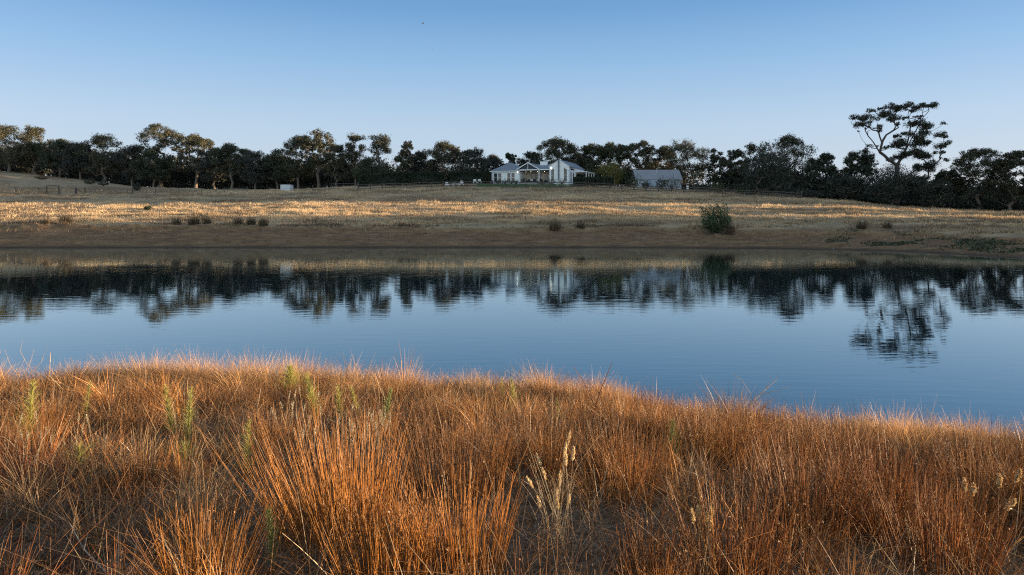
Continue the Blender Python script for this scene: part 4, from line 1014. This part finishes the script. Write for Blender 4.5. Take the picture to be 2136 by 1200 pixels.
w = R.uniform(0.0018, 0.0038, n) * (1 + 0.12 * y)
# most blades belong to a tussock: pulled to its heart, leaning outwards, of its own height and tone
cs = 0.34; ci = np.floor(x / cs + 0.35 * np.sin(y * 2.1)).astype(np.int64); cj = np.floor(y / cs).astype(np.int64)
tcx = (ci + 0.15 + 0.7 * hash2(ci, cj, 1)) * cs - 0.35 * cs * np.sin(y * 2.1); tcy = (cj + 0.15 + 0.7 * hash2(ci, cj, 2)) * cs
inn = R.random(n) < 0.78; ddx = x - tcx; ddy = y - tcy; rq = np.hypot(ddx, ddy)
x = np.where(inn, tcx + ddx * 0.5, x); y = np.where(inn, tcy + ddy * 0.5, y)
th_ = 0.55 + 1.05 * hash2(ci, cj, 3); h = h * np.where(inn, th_ * np.clip(1.25 - 1.9 * rq, 0.5, 1.25), 0.62)
ttone = np.where(inn, 0.45 + 0.85 * hash2(ci, cj, 4), 0.75); tstraw = np.where(inn & (hash2(ci, cj, 5) > 0.80), 0.6, 0.0)
w = w * np.where(inn, 1.2, 1.0)
azt = np.where(inn, np.arctan2(ddx, ddy) + R.normal(0, 0.6, n), R.uniform(0, 6.283, n)); lnt = np.where(inn, R.uniform(0.1, 0.9, n) * np.clip(rq / 0.2, 0.2, 1.2), R.uniform(0, 0.6, n))
root = np.stack([x, y, terrain(x, y) - 0.01], -1)
V_, F_, kk = ribbons(root, h, w, azt, lnt, R.uniform(-0.1, 0.7, n), 3, 0.12)
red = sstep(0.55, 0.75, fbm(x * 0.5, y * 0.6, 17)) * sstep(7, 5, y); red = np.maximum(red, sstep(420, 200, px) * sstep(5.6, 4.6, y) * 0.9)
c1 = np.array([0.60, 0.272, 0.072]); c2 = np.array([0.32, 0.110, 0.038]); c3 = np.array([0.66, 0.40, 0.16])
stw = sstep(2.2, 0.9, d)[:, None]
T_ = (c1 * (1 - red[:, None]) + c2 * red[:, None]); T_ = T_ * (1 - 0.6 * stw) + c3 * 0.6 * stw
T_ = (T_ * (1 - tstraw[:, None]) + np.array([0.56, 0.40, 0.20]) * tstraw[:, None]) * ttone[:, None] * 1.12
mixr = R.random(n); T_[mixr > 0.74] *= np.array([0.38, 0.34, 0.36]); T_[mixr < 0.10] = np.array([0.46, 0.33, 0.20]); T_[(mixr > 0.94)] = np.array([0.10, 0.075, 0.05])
T_ *= (1 - 0.42 * sstep(0.6, 3.2, x))[:, None] * (0.30 + 1.15 * fbm(x * 1.6, y * 1.6, 404, 3))[:, None]  # grass colour darkened towards the right, in place of shade there
T_ *= R.uniform(0.55, 1.25, (n, 1))
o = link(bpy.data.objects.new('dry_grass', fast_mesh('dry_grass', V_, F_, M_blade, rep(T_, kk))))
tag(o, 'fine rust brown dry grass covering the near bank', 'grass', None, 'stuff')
# 2. taller straw along the lip of the bank, in tufts
nt = 900
x, y, d = in_front(26000, 6.5, 12.4, 3.0); k = R.random(len(x)) < sstep(2.6, 0.9, d) * sstep(0.1, 0.3, d) * (0.25 + 0.75 * sstep(0.4, 0.6, fbm(x * 0.9, y * 0.9, 55)))
tx, ty = x[k][:1500], y[k][:1500]; m = 70
x = np.repeat(tx, m); y = np.repeat(ty, m); n = len(x); a = R.uniform(0, 6.283, n); q = R.uniform(0, 1, n) ** 0.6 * 0.16
tuft_h = np.repeat(R.uniform(0.30, 0.66, len(tx)) * (1 - 0.22 * sstep(-0.6, 0.4, tx) * sstep(2.6, 1.6, tx)) * (0.68 + (0.62 - 0.2 * sstep(1.0, 3.0, tx)) * sstep(0.3, 0.7, fbm(tx * 1.5, ty * 0.9, 66, 3))), m); tuft_az = np.repeat(R.uniform(0, 6.283, len(tx)), m)
x = x + np.cos(a) * q; y = y + np.sin(a) * q
root = np.stack([x, y, terrain(x, y) - 0.02], -1)
az = np.where(R.random(n) < 0.4, tuft_az, np.pi / 2 - a)
V_, F_, kk = ribbons(root, tuft_h * R.uniform(0.5, 1.05, n), R.uniform(0.004, 0.007, n), az, R.uniform(0.0, 0.4, n), R.uniform(0.0, 0.75, n), 3, 0.1)
tc = np.repeat(np.array([[0.64, 0.36, 0.135]]) * R.uniform(0.8, 1.25, (len(tx), 1)) + R.uniform(0, 0.05, (len(tx), 1)), m, 0)
T_ = tc * R.uniform(0.75, 1.2, (n, 1))
o = link(bpy.data.objects.new('straw_grass', fast_mesh('straw_grass', V_, F_, M_blade, rep(T_, kk))))
tag(o, 'taller bent straw grass along the lip of the near bank', 'grass', None, 'stuff')

# bent and broken flat straws through the grass, and flattened litter on the soil
x, y, d = in_front(52000, 1.4, 12.2, 3.0); n = len(x)
root = np.stack([x, y, terrain(x, y) - 0.01], -1)
V_, F_, kk = ribbons(root, R.uniform(0.18, 0.46, n), R.uniform(0.0022, 0.0048, n) * (1 + 0.09 * y), R.uniform(0, 6.283, n), R.uniform(0.1, 0.9, n), R.uniform(-0.3, 1.3, n), 4, 0.2)
pal = np.array([[0.52, 0.37, 0.20], [0.42, 0.22, 0.09], [0.20, 0.10, 0.05], [0.60, 0.46, 0.28], [0.12, 0.07, 0.04]])
T_ = pal[R.choice(5, n, p=[0.14, 0.38, 0.26, 0.05, 0.17])] * R.uniform(0.7, 1.2, (n, 1))
parts_ = [(V_, F_, rep(T_, kk))]
x, y, d = in_front(60000, 1.4, 8.0, 2.0); n = len(x)
root = np.stack([x, y, terrain(x, y) + R.uniform(0.004, 0.05, n)], -1)
V_, F_, kk = ribbons(root, R.uniform(0.06, 0.10, n), R.uniform(0.003, 0.006, n), R.uniform(0, 6.283, n), R.uniform(1.5, 4.0, n), R.uniform(-0.6, 0.2, n), 4, 0.2)
V_[:, 2] = np.where(V_[:, 2] > 0, V_[:, 2] - 0.5 * (V_[:, 2] - np.repeat(root[:, 2], kk)), V_[:, 2])
pal = np.array([[0.34, 0.27, 0.19], [0.22, 0.15, 0.09], [0.12, 0.09, 0.065], [0.45, 0.37, 0.27]])
T_ = pal[R.choice(4, n)] * R.uniform(0.6, 1.1, (n, 1)); parts_.append((V_, F_, rep(T_, kk)))
V_, F_, T_ = merge(parts_)
o = link(bpy.data.objects.new('straw_litter', fast_mesh('straw_litter', V_, F_, M_blade, T_)))
tag(o, 'bent broken straws and flattened dead litter lying through the grass', 'straw', None, 'stuff')

# 3. upright rush clumps
def rush(n, r, h, seed, col, spread=0.30, tilt=(0, 0), wmm=5.0):
    rng = np.random.default_rng(seed)
    q = rng.uniform(0, 1, n) ** 0.55 * r; a = rng.uniform(0, 6.283, n)
    root = np.stack([np.cos(a) * q, np.sin(a) * q, np.full(n, -0.03)], -1)
    az = np.pi / 2 - a + rng.normal(0, 0.35, n); lean = spread * (q / r) * rng.uniform(0.5, 1.2, n) + rng.uniform(0, 0.08, n); cv = rng.uniform(-0.05, 0.14, n)
    hh = h * rng.uniform(0.5, 1.0, n) ** 0.8
    root[:, :2] += 0
    V_, F_, k = stems(root, hh, wmm / 1000 * rng.uniform(0.7, 1.15, n), az, lean, cv, 4, 3, 0.25)
    if tilt != (0, 0): V_[:, 0] += tilt[0] * V_[:, 2]; V_[:, 1] += tilt[1] * V_[:, 2]
    c = np.array([col])[0] * rng.uniform(0.42, 1.25, (n, 1)) * np.array([1, 1, 1]) + rng.normal(0, 0.012, (n, 1)) * np.array([1, 0.6, 0.3])
    parts = [(V_, F_, rep(np.clip(c, 0.01, 1), k))]
    # small side seed knots near the stem tops
    sel = np.where(rng.random(n) < 0.25)[0]; tt = rng.uniform(0.72, 0.9, len(sel))
    hor = hh[sel] * (lean[sel] * tt + cv[sel] * tt ** 2); ver = hh[sel] * (tt - 0.3 * np.abs(cv[sel]) * tt ** 2)
    P = root[sel] + np.stack([np.sin(az[sel]) * hor, np.cos(az[sel]) * hor, ver], -1)
    if tilt != (0, 0): P[:, 0] += tilt[0] * P[:, 2]; P[:, 1] += tilt[1] * P[:, 2]
    P = np.repeat(P, 4, 0) + rng.normal(0, 0.004, (len(sel) * 4, 3))
    lv, lf = leaf_quads(P, 0.014, 0.008, 0.0, rng)
    parts.append((lv, lf, np.tile(np.array([[0.24, 0.12, 0.05]]), (len(lv), 1))))
    return merge(parts)
ORG = (0.54, 0.232, 0.052); BRN = (0.29, 0.128, 0.040); RED = (0.29, 0.112, 0.032)  # BRN and RED: brown stems, darkened further in place of shade
RC = 'upright rush clumps on the near bank'
CL = [ # px, py of base, radius, height, stems, colour, spread, tilt, label
 (425, 1230, 0.20, 0.50, 150, ORG, 0.34, (0.02, 0), 'orange rush clump at the bottom left, thick bright stems fanning up'),
 (700, 1130, 0.34, 0.80, 420, ORG, 0.30, (-0.16, 0), 'large orange rush clump left of centre, stems leaning left'),
 (950, 1200, 0.27, 0.58, 260, ORG, 0.26, (-0.05, 0), 'orange rush clump at the bottom just left of the centre'),
 (800, 1215, 0.24, 0.50, 220, ORG, 0.24, (-0.05, 0), 'orange rush clump between the large leaning one and the bottom centre one'),
 (950, 1030, 0.36, 0.62, 330, BRN, 0.22, (0, 0), 'brown rush clump in the middle of the bank, behind the orange ones'),
 (1310, 1010, 0.40, 0.58, 330, BRN, 0.20, (0, 0), 'brown rush clump just right behind the pale seeding grass'),
 (1110, 985, 0.34, 0.55, 240, BRN, 0.22, (0, 0), 'brown rush clump just left behind the pale seeding grass'),
 (1500, 975, 0.40, 0.66, 360, BRN, 0.20, (0, 0), 'dense dark brown rush clump right of centre at half depth'),
 (1530, 1215, 0.26, 0.58, 210, RED, 0.26, (0.02, 0), 'reddish rush clump at the bottom beside two upright seed heads'),
 (1690, 1120, 0.28, 0.72, 230, RED, 0.30, (0.05, 0), 'fan shaped reddish rush clump, narrow foot on bare soil'),
 (1830, 1090, 0.36, 0.74, 340, RED, 0.24, (-0.02, 0), 'tall reddish rush clump right of the fan shaped one'),
 (1960, 1200, 0.28, 0.60, 240, RED, 0.24, (0, 0), 'reddish rush clump at the bottom left of the nodding seed heads'),
 (2080, 1010, 0.42, 0.62, 320, BRN, 0.20, (0, 0), 'dark brown rush clump by the right edge at half depth'),
 (1760, 960, 0.42, 0.55, 300, BRN, 0.22, (0, 0), 'brown rush clump behind the tall reddish ones on the right'),
 (1350, 1210, 0.20, 0.42, 110, RED, 0.30, (0, 0), 'sparse low reddish rush clump on the bare patch at the bottom'),
]
for i, (px, py, r, h, n, col, sp, tilt, lab) in enumerate(CL):
    V_, F_, T_ = rush(n, r, h, 900 + i, col, sp, tilt, 6.5 if py > 1080 else 5.5)
    o = link(bpy.data.objects.new('rush_clump', fast_mesh('rush_clump', V_, F_, M_blade, T_))); o.location = near_at(px, py); tag(o, lab, 'rushes', RC)
# rushes growing in between, past counting
parts = []; rg = np.random.default_rng(77)
cand = []
x, y, d = in_front(6000, 2.0, 11.5, 4.0)
okk = sstep(0.42, 0.62, fbm(x * 0.7, y * 0.8, 23)) * np.where(x / y > 0.05, 1.0, 0.38) * sstep(0.6, 1.4, d)
okk *= 1 - 0.9 * sstep(0.56, 0.70, fbm(x * 1.3 + 3, y * 1.6, 82, 3)) * sstep(7.0, 4.5, y)
k = rg.random(len(x)) < okk; x, y = x[k][:300], y[k][:300]
for i, (a, b) in enumerate(zip(x, y)):
    near = b < 5
    col = np.array(BRN) * (1 - 0.5 * rg.random()) + np.array(ORG) * 0.45 * rg.random()
    V_, F_, T_ = rush(int(rg.uniform(60, 150)), rg.uniform(0.14, 0.34), rg.uniform(0.32, 0.56), 2000 + i, col, 0.26, (rg.normal() * 0.05, 0), 4.5)
    parts.append((V_ + np.array([a, b, tz(a, b)]), F_, T_))
V_, F_, T_ = merge(parts)
o = link(bpy.data.objects.new('rushes', fast_mesh('rushes', V_, F_, M_blade, T_))); tag(o, 'brown rush stems standing all over the near bank', 'rushes', None, 'stuff')

# 4. green feathery weeds
def weed(loc, h, w, label, seed, col, group='green feathery weeds on the near bank', bushy=1.0):
    rng = np.random.default_rng(seed); e = empty('green_weed', loc); tag(e, label, 'weed', group)
    bx = rng.normal() * 0.10
    mb = MB(); mb.tube([(0, 0, -0.02), (bx * h, 0, h * 0.5), (bx * h * 1.5, 0, h)], [0.005, 0.004, 0.0015], 4); mb.build('stem', simple_stem, e)
    n = int(300 * bushy * max(0.6, h / 0.4)); t = rng.uniform(0.06, 1.0, n); a = rng.uniform(0, 6.283, n)
    root = np.stack([bx * h * 1.5 * t, 0 * t, h * t], -1)
    L_ = w * (1.05 - t) ** 0.8 * rng.uniform(0.35, 1.5, n) + 0.02
    V_, F_, k = ribbons(root, L_, np.full(n, 0.0036), a, rng.uniform(0.25, 1.0, n), rng.uniform(-0.1, 0.5, n), 3, 0.2)
    T = np.array(col)[None, :] * rng.uniform(0.65, 1.3, (n, 1))
    link(bpy.data.objects.new('foliage', fast_mesh('foliage', V_, F_, M_leaf, rep(T, k))), e)
simple_stem = simple('green_stem', (0.16, 0.17, 0.05), 0.8, 0.2, 30)
YG = (0.38, 0.36, 0.10); MG = (0.20, 0.24, 0.07)
for i, (px, py, h, w, col, b, lab) in enumerate([
    (55, 935, 0.46, 0.11, YG, 1.2, 'tall yellow green weed nearest the left edge of the near bank'),
    (173, 885, 0.34, 0.05, YG, 0.7, 'thin green weed right of the tall one near the left edge'),
    (214, 800, 0.42, 0.20, YG, 2.2, 'bushy yellow green weed on the bank lip near the left edge'),
    (363, 920, 0.40, 0.06, YG, 1.0, 'slim green weed, left one of an upright pair'),
    (389, 938, 0.42, 0.07, YG, 1.1, 'slim green weed, right one of an upright pair'),
    (513, 1000, 0.33, 0.07, YG, 0.9, 'green weed at the left edge of the large leaning rush clump'),
    (572, 1200, 0.24, 0.045, MG, 0.9, 'small dark green weed at the bottom between two orange rush clumps'),
    (607, 836, 0.34, 0.20, YG, 2.2, 'bushy light green weed on the bank lip left of centre'),
    (660, 880, 0.40, 0.10, YG, 1.3, 'green weed left of the group of pale grey stalks'),
    (712, 900, 0.36, 0.07, YG, 1.0, 'green weed standing among the pale grey stalks'),
    (795, 916, 0.36, 0.07, MG, 1.0, 'darker green weed right of the pale grey stalks'),
    (752, 880, 0.30, 0.05, YG, 0.8, 'short green weed behind the pale grey stalks'),
    (1073, 868, 0.34, 0.07, YG, 0.9, 'green weed near the lip of the bank at the centre'),
    (1052, 850, 0.28, 0.05, YG, 0.7, 'thin green weed just left of the centre lip weed'),
    (1172, 915, 0.30, 0.05, MG, 0.7, 'thin green weed in front of the broken brown stalk'),
    (1408, 975, 0.30, 0.08, MG, 0.9, 'dull green weed beside the dense dark brown rush clump'),
    (385, 985, 0.16, 0.14, YG, 0.9, 'low sprawling green weed below the upright pair'),
    (165, 990, 0.16, 0.14, YG, 0.7, 'low sprawling green weed at the left'),
]): weed(near_at(px, py), h * 1.42, w * 1.25, lab, 1200 + i, col, bushy=b)

# 5. pale grey stalks, seeding grass, dead twigs
def stalks(name, locs, label, cat, col, seed, hrange, heads, head_l, head_r, lean=0.2, headcol=None, headvar=True, w=0.004):
    """thing: stalks (one mesh) and its separate seed heads"""
    rng = np.random.default_rng(seed); e = empty(name, locs[0]); tag(e, label, cat); o = np.array(locs[0])
    n = len(locs); root = np.array([np.array(l) - o for l in locs]); h = rng.uniform(*hrange, n); az = rng.uniform(0, 6.283, n); le = rng.uniform(0, lean, n); cv = rng.uniform(0, lean * 0.8, n)
    V_, F_, k = stems(root, h, np.full(n, w), az, le, cv, 5, 4, 0.4)
    link(bpy.data.objects.new('stalk', fast_mesh('stalk', V_, F_, M_blade, np.tile(np.array([col]), (len(V_), 1)))), e)
    for i in range(min(heads, n)):
        tipp = V_.reshape(n, 6, 4, 3)[i].mean(1); p = tipp[-1]; d = tipp[-1] - tipp[-2]; d /= np.linalg.norm(d)
        m = 90; t = rng.uniform(0, 1, m); rr_ = head_r * np.sin(np.pi * (0.12 + 0.8 * t)) * rng.uniform(0.4, 1, m); a = rng.uniform(0, 6.283, m)
        e1 = np.cross(d, [0, 1, 0.1]); e1 /= np.linalg.norm(e1); e2 = np.cross(d, e1)
        P = p + d * (t * head_l - head_l * 0.3)[:, None] + e1 * (rr_ * np.cos(a))[:, None] + e2 * (rr_ * np.sin(a))[:, None]
        lv, lf = leaf_quads(P, head_r * 1.7, head_r * 0.8, -0.8, rng)
        link(bpy.data.objects.new('seed_head', fast_mesh('seed_head', lv, lf, M_blade, np.tile(np.array([headcol or col]), (len(lv), 1)) * rep(rng.uniform(0.7, 1.2, (m, 1)), 4))), e)
def ring(px, py, r, n, seed):
    rng = np.random.default_rng(seed); x, y, z = near_at(px, py); out = []
    for _ in range(n):
        a = rng.uniform(0, 6.283); q = r * math.sqrt(rng.uniform(0, 1)); out.append((x + q * math.cos(a), y + q * math.sin(a), tz(x + q * math.cos(a), y + q * math.sin(a))))
    return out
PALE = (0.52, 0.42, 0.28)
stalks('seeding_grass', ring(1165, 1150, 0.10, 34, 3), 'pale straw grass clump with feathery seed heads, right of bottom centre', 'grass', PALE, 31, (0.30, 0.66), 13, 0.085, 0.010, 0.32, (0.66, 0.50, 0.27), w=0.0035)
stalks('seeding_grass', ring(1466, 1205, 0.05, 6, 4), 'pair of short upright tan seed heads at the bottom', 'grass', (0.40, 0.27, 0.13), 32, (0.28, 0.42), 5, 0.075, 0.012, 0.12, (0.55, 0.38, 0.17))
stalks('seeding_grass', ring(2040, 1190, 0.16, 8, 5), 'nodding tan seed heads in the bottom right corner', 'grass', (0.36, 0.22, 0.10), 33, (0.42, 0.62), 6, 0.08, 0.015, 0.45, (0.50, 0.34, 0.16))
for i, (px, py, r, n, hr, lab) in enumerate([
    (610, 930, 0.16, 22, (0.25, 0.45), 'pale stalks with seed tips left of the grey stalk group'),
    (715, 985, 0.40, 60, (0.20, 0.42), 'group of pale grey dead stalks left of centre'),
    (160, 975, 0.30, 16, (0.22, 0.40), 'few pale dead stalks at the left among brown grass'),
    (25, 1010, 0.2, 12, (0.25, 0.40), 'few pale dead stalks at the left edge')]):
    stalks('dead_stalks', ring(px, py, r, n, 60 + i), lab, 'dead stalks', (0.40, 0.32, 0.21), 70 + i, (hr[0] * 1.15, hr[1] * 1.2), n // 2, 0.08, 0.007, 0.15, (0.47, 0.40, 0.28), w=0.005)
def twig(name, loc, paths, label, mat=M_twig, sc=1.0):
    x, y, z = loc; mb = MB()
    for pts_, r0 in paths:
        m = len(pts_); mb.tube([(p[0], p[1], p[2]) for p in pts_], [r0 * (1 - 0.75 * i / (m - 1)) for i in range(m)], 5)
    o = mb.build(name, mat); o.location = loc; o.scale = (sc, sc, sc); tag(o, label, 'twig'); return o
twig('dead_branch', near_at(1545, 880), [
    ([(0, 0, -0.05), (0.06, 0, 0.16), (0.16, 0, 0.30), (0.30, 0.02, 0.42), (0.42, 0.03, 0.52), (0.45, 0.03, 0.62)], 0.007),
    ([(0.14, 0, 0.28), (0.10, 0.02, 0.40), (0.02, 0.03, 0.52), (-0.08, 0.05, 0.60)], 0.004),
    ([(0.22, 0, 0.36), (0.36, -0.02, 0.40), (0.50, -0.03, 0.44), (0.58, -0.03, 0.48)], 0.004),
    ([(0.30, 0.02, 0.42), (0.36, 0.03, 0.54), (0.33, 0.03, 0.58)], 0.003), ([(0.06, 0, 0.18), (-0.06, 0, 0.30), (-0.14, 0, 0.34)], 0.003)],
    'dead forking branch sticking up over the water right of centre', simple('grey_twig', (0.34, 0.26, 0.2), 0.9, 0.3, 30), 1.65)
twig('broken_stalk', near_at(1232, 905), [
    ([(0, 0, -0.05), (0.03, 0, 0.20), (0.10, 0, 0.42), (0.20, 0, 0.66)], 0.009), ([(0.05, 0, 0.22), (-0.04, 0, 0.44), (-0.16, 0, 0.62)], 0.006),
    ([(0.02, 0, 0.10), (0.18, 0, 0.16), (0.34, 0, 0.10)], 0.005), ([(0.09, 0, 0.36), (0.0, 0, 0.46), (-0.06, 0, 0.50)], 0.004)],
    'red brown broken stalk crossing the grass right of centre', simple('red_stalk', (0.22, 0.085, 0.04), 0.8, 0.2, 20), 1.25)
twig('bare_stalks', near_at(48, 800), [
    ([(0, 0, -0.03), (0.03, 0, 0.3), (0.12, 0, 0.62)], 0.004), ([(0.02, 0, 0.25), (-0.14, 0, 0.45), (-0.2, 0, 0.62)], 0.003), ([(0.03, 0, 0.3), (0.2, 0, 0.48), (0.26, 0, 0.66)], 0.003),
    ([(-0.05, 0, 0), (-0.2, 0, 0.3), (-0.34, 0.0, 0.5)], 0.003), ([(0.06, 0, 0.42), (-0.03, 0, 0.6), (0.0, 0, 0.74)], 0.002)],
    'spray of bare thin stalks on the lip near the left edge', simple('straw_stalk', (0.42, 0.28, 0.17), 0.8, 0.2, 20), 1.75)
twig('tall_stalk', near_at(103, 790), [([(0, 0, -0.03), (0.0, 0, 0.35), (0.01, 0, 0.72)], 0.011), ([(0.01, 0, 0.66), (0.012, 0, 0.74), (0.01, 0, 0.80)], 0.007)],
    'single thick upright stalk near the left edge against the water', simple('tan_stalk', (0.45, 0.30, 0.18), 0.8, 0.2, 20), 1.3)
twig('curled_leaf_plant', near_at(455, 795), [
    ([(0, 0, -0.03), (0.02, 0, 0.12), (-0.05, 0, 0.20), (-0.10, 0, 0.16)], 0.010), ([(0.02, 0, 0.1), (0.09, 0, 0.20), (0.14, 0, 0.17)], 0.012),
    ([(0.03, 0, 0), (0.12, 0, 0.14), (0.18, 0, 0.2), (0.22, 0, 0.12)], 0.010)], 'dark curled dead plant in the notch of the bank lip', simple('curled_leaf', (0.16, 0.09, 0.055), 0.8, 0.3, 20), 2.3)
twig('fallen_twig', near_at(170, 1215), [([(0.1, 0.05, 0.02), (-0.05, 0.1, 0.12), (-0.16, 0.15, 0.24)], 0.005), ([(-0.05, 0.1, 0.12), (-0.04, 0.12, 0.2)], 0.003)],
    'bleached bent twig at the bottom left corner', simple('bleached_twig', (0.5, 0.46, 0.4), 0.8, 0.15, 20))
